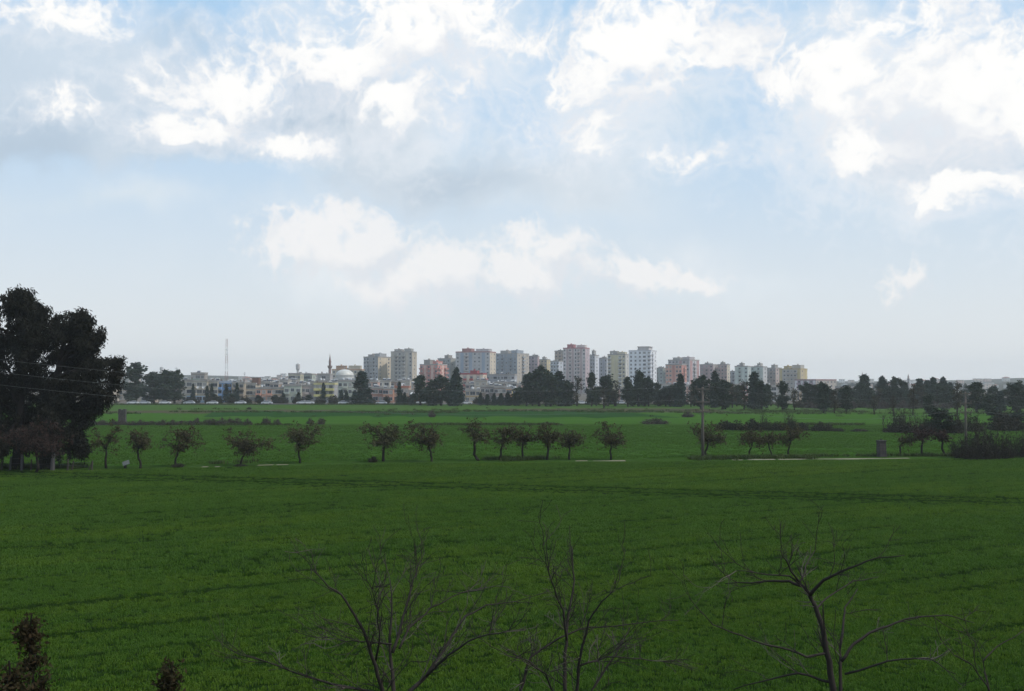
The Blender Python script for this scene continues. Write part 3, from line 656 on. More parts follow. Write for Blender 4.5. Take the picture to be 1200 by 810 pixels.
BELT = [
 (157,427,473.5,28,'euc','dark pointed tree at the town edge right of the big eucalyptus'),
 (181,437,473,28,'round','broad rounded dark tree between the pointed tree and the cream house with dishes'),
 (193,434,473.6,22,'euc','dark tree in the middle of the round clump left of the cream house'),
 (205,434,473,20,'euc','dark tree at the right edge of the round clump touching the cream house'),
 (226,450,472,5,'cyp','thin dark cypress in front of the light blue painted ground floor'),
 (242.5,452,472,5,'cyp','thin dark cypress at the right corner of the house with satellite dishes'),
 (248,450,472,5,'cyp','taller thin cypress left of the house with blue balconies'),
 (252,462,472,9,'round','low dark tree below the left corner of the blue balcony house'),
 (265,450,472,7,'cyp','dark cypress in front of the middle of the blue balcony house'),
 (272,461,472.5,8,'round','low dark tree right of the cypress at the blue balcony house'),
 (277.5,449,472,6,'cyp','dark cypress in front of the beige house with a balcony'),
 (290.5,457,471.5,9,'spire','small dark conifer in front of the cream house with brown roof room'),
 (302,463,472,6,'spire','very small conifer left of the salmon pink house'),
 (322,463,472.5,8,'round','low dark tree between the salmon house and the peach house'),
 (332,461,472.5,6,'cyp','short cypress at the right corner of the peach house'),
 (350,460,473,7,'cyp','short cypress in front of the pale green house'),
 (362,463,473,9,'round','low round tree in front of the pinkish beige house'),
 (379,449,473,6,'cyp','tall thin cypress before the house with yellow balcony edges'),
 (400,457,473,6,'cyp','small cypress left of the greenish white house'),
 (406,459,473.5,6,'spire','small conifer in front of the greenish white house'),
 (415,460,473.5,7,'spire','small conifer just left of the tall conifer below the grey tower'),
 (424,436,474,20,'spire','tall ragged conifer in front of the left grey tower'),
 (434,462,474,6,'cyp','short dark cypress right of the tall ragged conifer'),
 (468,448,474.5,7,'cyp','thin cypress before the red brown houses below the second grey tower'),
 (474,460,474.5,6,'cyp','short cypress paired with the thin one by the red brown houses'),
 (483,463,474.5,7,'spire','small dark tree beside the red shop with white awning'),
 (493,440,475,20,'euc','dark tree left below the pink tower, leftmost of its clump'),
 (505,446,475.5,20,'round','low broad dark tree below the middle of the pink tower'),
 (517,441,475.5,20,'euc','dark tree below the right edge of the pink tower'),
 (526,447,475.5,16,'round','short dark tree filling the clump left of the tallest pointed one'),
 (535,434,476,15,'spire','tallest pointed tree of the clump right of the pink tower'),
 (546,447,460,8,'thin','small narrow tree hiding the left end of the striped crimson building'),
 (563,460,475.5,6,'cyp','short cypress in front of the brown yellow house'),
 (571,462,475.5,7,'cyp','short dark cypress below the grey apartment block, first of four'),
 (579,461,475.5,7,'cyp','short dark cypress below the grey apartment block, second of four'),
 (587,461,475.5,8,'cyp','short dark cypress below the grey apartment block, third of four'),
 (595,460,475.5,8,'spire','short dark conifer below the grey apartment block, beside the orange house'),
 (603,461,475.5,9,'round','low dark tree in front of the yellow house'),
 (617,439,476,18,'euc','dark tree left shoulder of the large clump below the mauve and yellow towers'),
 (632,429,476,24,'euc','tallest tree of the large dark clump below the yellow beige tower'),
 (645,440,476.5,20,'round','dark tree right of the tallest in the large clump'),
 (655,436,476,18,'spire','pointed dark tree at the right end of the large clump'),
 (665,446,476,14,'euc','low dark tree filling the gap right of the large clump'),
 (676,441,476,15,'thin','greyish tree below the tower with maroon centre'),
 (693,438,476.5,15,'euc','dense upright tree below the right edge of the maroon centred tower'),
 (712,440,476,20,'euc','broad dark tree below the grey and yellow towers'),
 (722,446,476,12,'thin','thin brownish tree below the yellow striped tower'),
 (708,455,479,12,'thin','brownish thin tree standing forward of the belt below the grey tower'),
 (736,443,477,14,'euc','dark tree below the left corner of the white tower'),
 (748,434,476.5,14,'euc','tall dark tree in front of the left half of the white tower'),
 (760,442,476.5,17,'euc','dark tree in front of the right half of the white tower'),
 (771,449,476,14,'round','low dark tree below the right edge of the white tower'),
 (786,453,476.5,22,'round','low broad tree below the orange tower'),
 (798,439,477,12,'spire','single tall pointed conifer before the orange tower'),
 (810,455,477,12,'thin','brownish low tree left of the nearer utility pole'),
 (822,440,480,19,'euc','dark tree directly behind the top of the nearer utility pole'),
 (838,436,478,13,'spire','pointed olive conifer right of the nearer utility pole'),
 (846,446,480,22,'round','round dark tree below the pink brown twin tower'),
 (858,450,478,14,'thin','brownish tree between the twin pink tower and the pale green tower'),
 (872,445,480,15,'thin','brown green tree below the left end of the pale green tower'),
 (884,437,480,16,'spire','tall dark conifer below the middle of the pale green tower'),
 (892,446,480.5,14,'euc','dark leaning tree right of the tall conifer by the pale green tower'),
 (899,450,478,11,'euc','low dark tree below the right end of the pale green tower'),
 (912,462,478.5,9,'thin','small brown shrubby tree before the pinkish tower'),
 (918,448,482,14,'euc','dark tree below the ochre edged tower, left of two'),
 (931,455,481,12,'thin','brown green tree below the ochre edged tower, right of two'),
 (954,455,476,11,'spire','small dark tree in front of the white pilaster block, left side'),
 (965,448,484.5,13,'euc','upright dark tree before the middle of the white pilaster block'),
 (978,455,484.5,13,'thin','brownish tree before the right end of the white pilaster block'),
 (985,458,476,9,'spire','small dark conifer just right of the white pilaster block'),
 (992,452,484,13,'euc','forked dark tree right of the white pilaster block'),
 (1002,459,476,12,'round','low dark tree left of the spired tall conifer'),
 (1013,440,473,17,'spire','tall bluish conifer with a thin mast behind its tip'),
 (1024.5,463,486,11,'thin','small brown tree standing forward in the right far field'),
 (1035,443,474,16,'spire','hazy blue conifer with a split tip right of the tall one'),
 (1050,442,474,15,'euc','hazy dark tree left of the far thin minaret'),
 (1060,448,474,13,'spire','hazy dark conifer touching the far thin minaret'),
 (1047,463,487,9,'thin','slim bare brown tree before the hazy conifers'),
 (1070,449,487,11,'thin','brown upright tree right of the far thin minaret'),
 (1078,445,474,14,'spire','hazy poplar, leftmost of the five behind the dark round tree'),
 (1087,446,474,13,'cyp','hazy poplar, second of the five behind the dark round tree'),
 (1094,443,474,12,'spire','hazy poplar, middle and tallest of the five behind the dark round tree'),
 (1106,444,474,14,'spire','hazy poplar, fourth of the five behind the dark round tree'),
 (1114,449,474,11,'cyp','hazy poplar, rightmost of the five behind the dark round tree'),
 (1089,463,488,13,'euc','dark tree standing left of the dark round tree'),
 (1122,447,489,14,'thin','tall brown tree left of the farther utility pole'),
 (1145,448,484,24,'euc','large dark tree right behind the farther utility pole'),
 (1160,463,487,16,'round','low dark tree right of the large one by the farther pole'),
 (1172,459,482,12,'spire','small dark conifer between the large tree and the right edge tree'),
 (1191,448,484,18,'euc','dark tree with open crown at the right edge'),
 (1207,452,484,18,'euc','dark tree cut by the right edge of the picture'),
 (1172,482,502,26,'round','dense dark thicket tree behind the brown bush, left of two'),
 (1192,484,502,26,'round','dense dark thicket tree behind the brown bush, right of two'),
 (1102,479,508,25,'round','dark round crowned tree between the almond tree and the farther pole'),
 (113,452,473,18,'euc','dark low tree behind the hanging sprays of the eucalyptus'),
 (136,462,473.5,12,'thin','thin low tree between the eucalyptus and the pointed dark tree'),
]
r = np.random.default_rng(66)
for i, px in enumerate([606, 624, 640, 660, 669, 700, 719, 741, 754, 779, 792, 815, 852, 864, 905, 946, 959, 972, 986, 998, 1008, 1019, 1029, 1042, 1056, 1066, 1082, 1100, 1110, 1130, 1152, 1166, 1180, 1198]):
    belt_tree(px+r.uniform(-2, 2), 452+r.uniform(-5, 6), 475.5+r.uniform(0, 1), r.uniform(11, 19), ('round', 'euc', 'thin', 'round')[i % 4],
       'low dark tree filling the belt between the taller trees below the towers' if px < 950 else 'low dark tree filling the belt between the conifers at right', 'low trees filling the belt' if px < 950 else 'low trees filling the right belt')
for (px, yt, yb, w, kd, lab) in BELT:
    belt_tree(px, yt, yb, w, kd, lab, GB)
# hazy trees on the far rise
r = np.random.default_rng(55)
for i in range(64):
    px = r.uniform(215, 425) if i < 34 else r.uniform(975, 1215)
    if i >= 58: px = r.uniform(140, 215)
    D = r.uniform(900, 1500); q = at(px, 450, D); zb = hill_z(q.x, D) - .2
    hpx = r.uniform(8, 15)*850/D
    yt = 450 - (zb + hpx*mpp(D) - EYE)/mpp(D)
    belt_tree(px, yt, 450, hpx*r.uniform(.5, 1.1), ('euc', 'round', 'spire', 'cyp')[i % 4],
      'pale hazy tree on the far rise behind the low town' if px < 500 else 'pale hazy tree on the far rise behind the right hand conifers', 'hazy trees on the far rise at left' if px < 500 else 'hazy trees on the far rise at right', D, zb)

# ------------------------------------------------------------------ bushes
def bush_tpl(mat, seed, twiggy=.6):
    r = np.random.default_rng(seed); tw = MB(); lp = []
    for i in range(34):
        a = r.uniform(0, 6.28); e = math.asin(r.uniform(.05, 1)); rr = r.uniform(.8, 1.1); q = np.array([math.cos(a)*math.cos(e)*rr, math.sin(a)*math.cos(e)*rr, .1+.88*math.sin(e)*rr])
        seg = wiggle(r, (q[0]*.4, q[1]*.4, -.05), q, 4, .12); tw.tube(seg, [.03, .024, .016, .008], 4)
        for s in seg[1:]: lp.append(ball(r, int(22*(1.3-twiggy)), s, (.26, .26, .17)))
    return tw.mesh('stems', M_bark), leaves('foliage', np.concatenate(lp), .17, .1, mat, seed, .1)
BT = {'scrub': [bush_tpl(M_scrub, 400+i) for i in range(3)], 'dark': [bush_tpl(M_dscrub, 410+i, .3) for i in range(3)], 'red': [bush_tpl(M_redleaf, 420+i, .7) for i in range(2)]}
def thicket_tpl(seed):
    r = np.random.default_rng(seed); tw = MB(); lp = []
    for i in range(70):
        a = r.uniform(0, 6.28); e = math.asin(r.uniform(.0, 1)); rr = r.uniform(.7, 1.2); q = np.array([math.cos(a)*math.cos(e)*rr, math.sin(a)*math.cos(e)*rr, .08+.86*math.sin(e)*rr])
        seg = wiggle(r, (q[0]*.35, q[1]*.35, -.05), q, 5, .14); tw.tube(seg, [.018, .014, .010, .007, .004], 3)
        for j in range(3):
            k_ = r.integers(2, 5); e2 = seg[k_]+r.normal(size=3)*np.array([.12, .12, .1])+np.array([0, 0, .08]); tw.tube([seg[k_], e2], [.007, .003], 3); lp.append(ball(r, 4, e2, (.06, .06, .05)))
        for s_ in seg[1:4]: lp.append(ball(r, 9, s_, (.17, .17, .12)))
    return tw.mesh('stems', M_twig), leaves('foliage', np.concatenate(lp), .085, .045, M_dscrub, seed, .1)
BT['twig'] = [thicket_tpl(440+i) for i in range(3)]
_bi = [0]
def bush(px, yt, yb, w, kind, label, group=None):
    B = ground(px, yb); m = mpp(B.y); i = _bi[0]; _bi[0] += 1
    o = empty('bush', B, (i*1.7) % 6.28, label, 'bush', group); h = (yb-yt)*m/.98
    o.scale = (w*m/2.2, w*m/2.2, h); s, f = BT[kind][i % len(BT[kind])]
    link('stems', s, o); link('foliage', f, o)
GD = 'purple grey bushes along the ditch at left'
r = np.random.default_rng(9)
for i, px in enumerate(np.concatenate([np.arange(108, 226, 11.5), [232, 241, 250, 262, 270, 278, 289]])):
    h = 4.5+r.uniform(0, 1.5)+(2.2 if px > 225 else 0)
    bush(px+r.uniform(-2, 2), 498.3-h, 498.3+r.uniform(-.4, .3), 15 if px < 226 else 12.5, 'scrub', 'purple grey bush in the ditch row behind the left almond trees', GD)
for (px, yt, yb, w, kd, lab) in [
 (312, 490, 498, 12,'scrub','purple grey bush just right of the end of the left ditch row'),
 (325, 492, 498, 11,'scrub','low purple grey bush above the leaning almond tree, right of its neighbour'),
 (363, 490.5, 497, 9,'scrub','small purple bush behind the crown of the broad almond tree'),
 (377, 490, 497.5, 10,'scrub','purple bush at the right edge of the broad almond tree'),
 (506, 481.5, 489, 9,'scrub','small lone purple bush in the far field above the full crowned almond'),
 (292, 477.5, 480, 7,'dark','tiny dark bush far off below the cream house'),
 (437, 535.5, 542, 13,'dark','low dark bush at the foot of the largest almond tree'),
 (768, 491, 497, 34,'scrub','low spreading dry scrub left of the nearer utility pole'),
 (806, 483, 489, 16,'scrub','low dry scrub far behind the nearer utility pole'),
 (848, 494, 504, 22,'dark','dark hedge bush just right of the nearer pole, first of the dark hedge'),
 (864, 494, 504.5, 22,'dark','dark hedge bush second of the hedge right of the nearer pole'),
 (881, 492, 505, 24,'dark','dark hedge bush behind the right leaning almond tree'),
 (898, 490, 505, 22,'twig','tall brown hedge bush behind the slim almond tree'),
 (912, 495, 505, 18,'dark','dark hedge bush between the slim almond and the left slanting one'),
 (926, 487, 505, 22,'twig','tall dark hedge bush behind the left slanting almond'),
 (941, 496, 505, 16,'dark','low dark hedge bush right end of the hedge by the almond trees'),
 (963, 496, 505.5, 26,'dark','lone dark bush right of the rightmost almond before the pillar'),
 (983, 502, 505.8, 22,'dark','very low dark bush beside the lone dark one'),
 (1008, 503, 506, 22,'dark','very low dark bush above the stone pillar, left of it'),
 (1045, 498, 507, 22,'dark','dark hedge bush behind the bent stunted tree'),
 (1064, 497, 507.5, 24,'dark','dark hedge bush behind the tall reddish almond'),
 (1085, 496, 508, 24,'dark','dark hedge bush between the two reddish almonds'),
 (1118, 488, 508, 26,'dark','dark hedge bush left of the farther utility pole'),
 (1056, 480, 507, 34,'twig','thin reddish scrub standing behind the stone pillar at right'),
 (1086, 484, 507, 34,'twig','thin reddish scrub behind the two reddish almond trees'),
 (1128, 506, 537, 34,'twig','brown bush at the left end of the big thicket at right'),
 (1152, 495, 538, 48,'twig','biggest brown bush of the thicket at the right'),
 (1146, 514, 538.5, 56,'twig','dark low bush in front of the biggest brown bush'),
 (1176, 503, 538, 34,'twig','dark bush at the right end of the thicket'),
 (1195, 505, 536, 24,'twig','brown bush at the right picture edge beside the thicket'),
 (1140, 482, 506, 30,'twig','reddish bush behind the farther utility pole'),
 (1180, 486, 505, 40,'dark','dark olive bush behind the thicket at the right edge'),
 (210, 543.5, 547.5, 20,'dark','low dark weeds bush at the foot of the bushy third almond'),
 (282, 544, 547, 16,'dark','flat dark bush at the foot of the leaning almond tree'),
]: bush(px, yt, yb, w, kd, lab)
r = np.random.default_rng(19)
for i, px in enumerate(np.arange(214, 612, 11.0)):
    if r.uniform() < .8: bush(px+r.uniform(-4, 4), 471.8-r.uniform(3, 8), 473.2+r.uniform(-.2, .5), r.uniform(8, 16), 'dark', 'dark shrub in front of the low houses along the road', 'dark shrubs in front of the low houses')
# scrubby strip of brush between the town and the fields at right (980-1120)
for i, px in enumerate(np.arange(938, 1130, 12.0)):
    bush(px, 470+(i*37 % 5)*.8, 478+(i % 3)*.6, 17, 'scrub' if i % 3 else 'dark', 'dull brush at the foot of the right hand conifers', 'brush at the foot of the right hand conifers')

# ------------------------------------------------------------------ bare saplings and the foreground trees
def grow(r, tw, p, d, ln, rad, lev, up=.25, spread=.7):
    n = 5; pts = [np.array(p)]; dd = np.array(d, float)
    for i in range(n):
        dd = dd + r.normal(size=3)*.16 + np.array([0, 0, up*.12]); dd /= np.linalg.norm(dd); pts.append(pts[-1]+dd*ln/n)
    tw.tube(pts, list(np.linspace(rad, max(.0035, rad*.4), n+1)), 5 if rad > .02 else 4)
    if lev > 0:
        for j in range(r.integers(3, 6)):
            k = r.integers(1, n+1); nd = dd + r.normal(size=3)*spread; nd /= np.linalg.norm(nd)
            grow(r, tw, pts[k], nd, ln*r.uniform(.4, .7), rad*.5, lev-1, up, spread)
def sapling(px, yt, yb, label, seed, mat=M_twig):
    r = np.random.default_rng(seed); B = ground(px, yb); h = (yb-yt)*mpp(B.y)
    root = empty('bare_sapling', B, 0, label, 'tree'); tr = MB(); tw = MB()
    p = wiggle(r, (0, 0, -.1), (r.uniform(-.2, .2), 0, h*.75), 6, .05); tr.tube(p, list(np.linspace(.07, .03, 6)), 6)
    for i in range(9):
        a = r.uniform(0, 6.28); grow(r, tw, p[2+i % 4], (math.cos(a)*.6, math.sin(a)*.6, .8), h*.42, .028, 2)
    t = link('trunk', tr.mesh('trunk', mat), root); link('twigs', tw.mesh('twigs', mat), t)
sapling(1047, 466, 504, 'bare brown sapling behind the hedge right of the stone pillar', 501)
sapling(1036, 484, 504, 'leaning bare sapling straight above the stone pillar', 502)
sapling(1059, 480, 505, 'short bare sapling behind the tall reddish almond tree', 503)
sapling(1074, 483, 505, 'bare sapling between the brown upright tree and the dark round tree', 504)
sapling(893, 484, 504, 'bare sapling rising from the hedge behind the slim almond', 505)
sapling(925, 482, 504, 'bare sapling rising from the hedge behind the left slanting almond', 506)

def bare_tree(D, base_px, branches, label, seed, ntw=6):
    """foreground bare tree on the slope foot: main branches follow the photograph, each with its own depth; twigs grow from them"""
    r = np.random.default_rng(seed); b = at(base_px, 815, D); B = Vector((b.x, D, 0.0))
    root = empty('bare_tree', B, 0, label, 'tree', 'bare trees in the foreground'); tr = MB(); tw = MB(); tp = MB()
    for (pl, r0, r1, dd) in branches:
        pts = []; n = len(pl)
        for i, (px, py) in enumerate(pl):
            t = i/(n-1); pts.append(np.array(at(px, py, D + dd*t) - B))
        if pl[0][1] >= 812:
            g = np.array([(pts[0][0])*.35, 0, -.2]); pts = [g] + pts
        # resample with a little wobble
        Q = []
        for a, c in zip(pts[:-1], pts[1:]): Q += list(wiggle(r, a, c, 4, .05)[:-1])
        Q.append(pts[-1]); rr = np.linspace(r0*1.08, r1*.8, len(Q)); tr.tube(Q, list(rr), 7)
        s0 = 3 if pl[0][1] >= 812 else 1
        for j in range(ntw):
            k = r.integers(min(s0, len(Q)-2), len(Q)); d = Q[min(k+1, len(Q)-1)]-Q[max(k-1, 0)]; d = d/np.linalg.norm(d)
            nd = d*.8 + r.normal(size=3)*.55 + np.array([0, 0, .35]); nd /= np.linalg.norm(nd)
            n0 = len(tw.m); grow(r, tw, Q[k], nd, r.uniform(.3, .7), max(.006, rr[k]*.36), 1, .25, .55)
            if r.uniform() > .75: tw.m[n0:] = [1]*(len(tw.m)-n0)
    t = link('trunk', tr.mesh('trunk', M_twig, True), root)
    link('twigs', tw.mesh('twigs', [M_twig, M_twig_pale]), t)
bare_tree(15.0, 462, [
 ([(462,815),(460,790),(457,760),(459,720),(457,680)], .035, .010, .4),
 ([(450,815),(440,780),(430,750),(415,720),(400,697),(385,688),(366,668)], .030, .008, -.8),
 ([(460,765),(468,740),(475,715),(482,688),(489,664),(497,648)], .022, .007, .7),
 ([(474,815),(500,792),(515,770),(530,745),(545,722),(570,709),(604,705)], .032, .008, .9),
 ([(500,792),(525,768),(560,747),(596,739)], .020, .007, -.7),
 ([(448,812),(400,804),(360,793),(330,782),(280,767)], .024, .007, -.5),
 ([(468,760),(480,735),(505,712),(540,695),(570,688)], .016, .006, 1.0),
 ([(440,775),(445,740),(440,705),(436,690)], .014, .006, -1.0),
 ([(459,755),(430,752),(405,752),(385,747)], .012, .005, .6),
 ], 'bare many stemmed tree in the foreground left of centre', 601, 13)
bare_tree(15.6, 662, [
 ([(662,815),(662,780),(664,740),(668,710),(673,680),(670,640)], .032, .009, .5),
 ([(675,815),(680,770),(690,728),(705,705),(720,690)], .026, .008, -.6),
 ([(664,750),(660,715),(650,690),(640,660),(636,640)], .016, .006, -.8),
 ([(608,815),(622,770),(655,748),(690,735),(735,732),(795,727)], .022, .006, .8),
 ([(690,815),(712,780),(730,752),(738,735)], .022, .007, .7),
 ([(650,815),(640,790),(620,775),(595,768)], .018, .006, -.6),
 ([(680,780),(710,770),(750,772),(790,775)], .015, .006, .4),
 ], 'bare upright tree in the foreground just right of centre', 602, 13)
bare_tree(14.5, 975, [
 ([(978,815),(972,775),(964,735),(955,710),(948,695),(941,687)], .045, .026, 0.0),
 ([(941,687),(925,681),(900,681),(872,683),(850,684)], .022, .007, .5),
 ([(938,684),(924,662),(915,646)], .015, .006, -.5),
 ([(936,684),(944,663),(955,645)], .013, .006, .6),
 ([(949,698),(965,680),(985,670),(1015,658),(1060,651)], .024, .007, -.6),
 ([(940,686),(925,675),(895,673),(863,669)], .014, .006, -.3),
 ([(985,815),(985,770),(988,735),(990,712),(1005,690)], .028, .008, .7),
 ([(986,775),(1000,755),(1030,737),(1060,726),(1110,721),(1142,730)], .022, .006, .4),
 ([(970,765),(945,770),(910,758),(870,745),(835,732),(820,716)], .017, .006, -.6),
 ([(976,800),(935,789),(900,797),(860,808)], .018, .008, .5),
 ([(990,790),(1040,775),(1090,772),(1120,790)], .015, .006, -.8),
 ([(955,715),(970,700),(1000,680),(1030,676)], .013, .005, .9),
 ], 'bare forked tree in the foreground at right with spreading limbs', 603, 4)
bare_tree(14.0, 1160, [
 ([(1160,815),(1152,775),(1168,758),(1200,738)], .016, .006, .4),
 ([(1162,815),(1140,780),(1120,768)], .014, .005, -.4),
 ], 'small bare tree at the lower right corner', 604, 2)
# red brown shrubs at the lower left
def shrub(px, yt, w, D, label, seed):
    r = np.random.default_rng(seed); b = at(px, 815, D); B = Vector((b.x, D, 0)); m = mpp(D)
    root = empty('red_leaved_shrub', B, 0, label, 'shrub', 'red leaved shrubs at the lower left'); tw = MB(); lp = []
    H = at(px, yt, D).z
    st = wiggle(r, (0, 0, -.1), (r.uniform(-.1, .1), 0, H*.97), 14, .03); tw.tube(st, list(np.linspace(.05, .012, 14)), 6)
    for i in range(115):
        t = r.uniform(.2, 1)**.8; p = st[min(13, int(t*13))]; a = r.uniform(0, 6.28); rr = w*m*.5*(1.1-t)**.7*r.uniform(.5, 1.1)*1.3
        q = p + np.array([math.cos(a)*rr, math.sin(a)*rr, r.uniform(.0, .35)]); seg = wiggle(r, p, q, 4, .1); tw.tube(seg, [.014, .011, .008, .005], 4)
        for s in seg[1:]: lp.append(ball(r, 8, s, (.18, .18, .16)))
    link('stems', tw.mesh('stems', M_bark), root)
    link('foliage', leaves('foliage', np.concatenate(lp), .085, .04, M_redleaf2, seed, .0), root)
M_redleaf2 = leafmat('rusty_leaf', (0.026, 0.028, 0.012), (0.060, 0.038, 0.022), .3)
shrub(32, 706, 50, 15.0, 'rusty leaved slim shrub at the lower left corner', 611)
shrub(200, 768, 44, 15.5, 'dark reddish shrub top at the bottom edge left of the bare trees', 612)
shrub(4, 762, 44, 14.5, 'low rusty shrub cut by the left picture edge', 613)

# ------------------------------------------------------------------ buildings
def window_mesh(w, h, frame=M_frame):
    b = MB(); b.box(-w/2, w/2, -.06, .0, 0, h, 0); b.box(-w/2+.1, -.03, -.075, -.05, .1, h-.1, 1); b.box(.03, w/2-.1, -.075, -.05, .1, h-.1, 1); b.box(-w/2-.1, w/2+.1, -.14, -.062, -.08, -.002, 0)
    return b.mesh('window', [frame, M_glass])
M_blind = flat('window_blind', (0.30, 0.29, 0.27), .7); M_shade = flat('dim_window_glass', (0.13, 0.135, 0.14), .3)
def window_var(w, h):
    out_ = [window_mesh(w, h), window_mesh(w, h)]
    for m_ in (M_blind, M_shade):
        e = out_[0].copy(); e.materials[1] = m_; out_.append(e)
    return out_
WM = window_mesh(1.5, 1.5); WMW = window_mesh(2.3, 1.6); WMT = window_mesh(1.2, 1.9); WDOOR = window_mesh(1.7, 2.2)
WV = {k_: window_var(*k_) for k_ in ((1.5, 1.5), (2.3, 1.6), (1.7, 2.2))}
def wpick(r, k_): return WV[k_][r.integers(0, 4)]
def balcony_mesh(w, d, mat, rail):
    b = MB(); b.box(-w/2, w/2, -d, -.004, 0, .18, 0)
    b.box(-w/2, w/2, -d-.06, -d+.06, .184, 1.1, 1); b.box(-w/2, -w/2+.1, -d+.062, -.004, .184, 1.1, 1); b.box(w/2-.1, w/2, -d+.062, -.004, .184, 1.1, 1)
    return b.mesh('balcony', [mat, rail])
_bal = {}
def balc(w, d, mat, rail):
    k_ = (round(w, 1), round(d, 1), mat.name, rail.name)
    if k_ not in _bal: _bal[k_] = balcony_mesh(w, d, mat, rail)
    return _bal[k_]
def place(root, nm, me, face, u, z, w, d):
    """put a part on a facade: face 0 front (-y), 1 right (+x), 2 left (-x); u from the middle of that face"""
    if face == 0: return link(nm, me, root, (u, -d/2, z))
    if face == 1: return link(nm, me, root, (w/2, u, z), R(90))
    return link(nm, me, root, (-w/2, -u, z), R(-90))
_dm = {}
def dish_mesh():
    if 'd' not in _dm:
        b = MB(); b.lathe([(.02, 0), (.25, .03), (.48, .12), (.6, .2), (.58, .22), (.46, .15), (.24, .06), (.0, .03)], k=14)
        b.tube([(0, 0, .02), (0, 0, .55)], .03, 5); b.tube([(0,0,0), (0, 0, -.25), (0, .3, -.6)], .04, 5)
        me = b.mesh('satellite_dish', M_white, True)
        me.transform(Matrix.Translation((0, -.35, .7)) @ Matrix.Rotation(R(60), 4, 'X')); me.materials[0] = M_frame; _dm['d'] = me
    return _dm['d']
def heater_mesh():
    if 'h' not in _dm:
        b = MB(); b.quad([(-1, -.9, .25), (1, -.9, .25), (1, .3, 1.25), (-1, .3, 1.25)], 1); b.quad([(-1, .3, 1.2), (1, .3, 1.2), (1, -.9, .2), (-1, -.9, .2)], 2)
        b.tube([(-.9, .55, 1.55), (.9, .55, 1.55)], .34, 10, 0)
        for x_ in (-.8, .8):
            b.tube([(x_, .55, 0), (x_, .55, 1.3)], .04, 4, 2); b.tube([(x_, -.85, 0), (x_, -.85, .25)], .04, 4, 2)
        _dm['h'] = b.mesh('solar_heater', [M_frame, M_panel, M_metal])
    return _dm['h']
def tank_mesh():
    if 't' not in _dm:
        b = MB(); b.lathe([(0, .4), (.62, .4), (.65, .5), (.65, 1.7), (.5, 1.85), (.2, 1.9), (0, 1.9)], k=12)
        for a in range(3): b.tube([(.45*math.cos(a*2.1), .45*math.sin(a*2.1), 0), (.45*math.cos(a*2.1), .45*math.sin(a*2.1), .45)], .05, 4)
        _dm['t'] = b.mesh('water_tank', [M_frame], True)
    return _dm['t']
def chimney_mesh():
    if 'c' not in _dm:
        b = MB(); b.box(-.4, .4, -.3, .3, 0, 1.5); b.box(-.5, .5, -.4, .4, 1.5, 1.62); b.box(-.3, .3, -.2, .2, 1.62, 1.9)
        _dm['c'] = b.mesh('chimney', [wall((.25, .21, .19), .2)])
    return _dm['c']

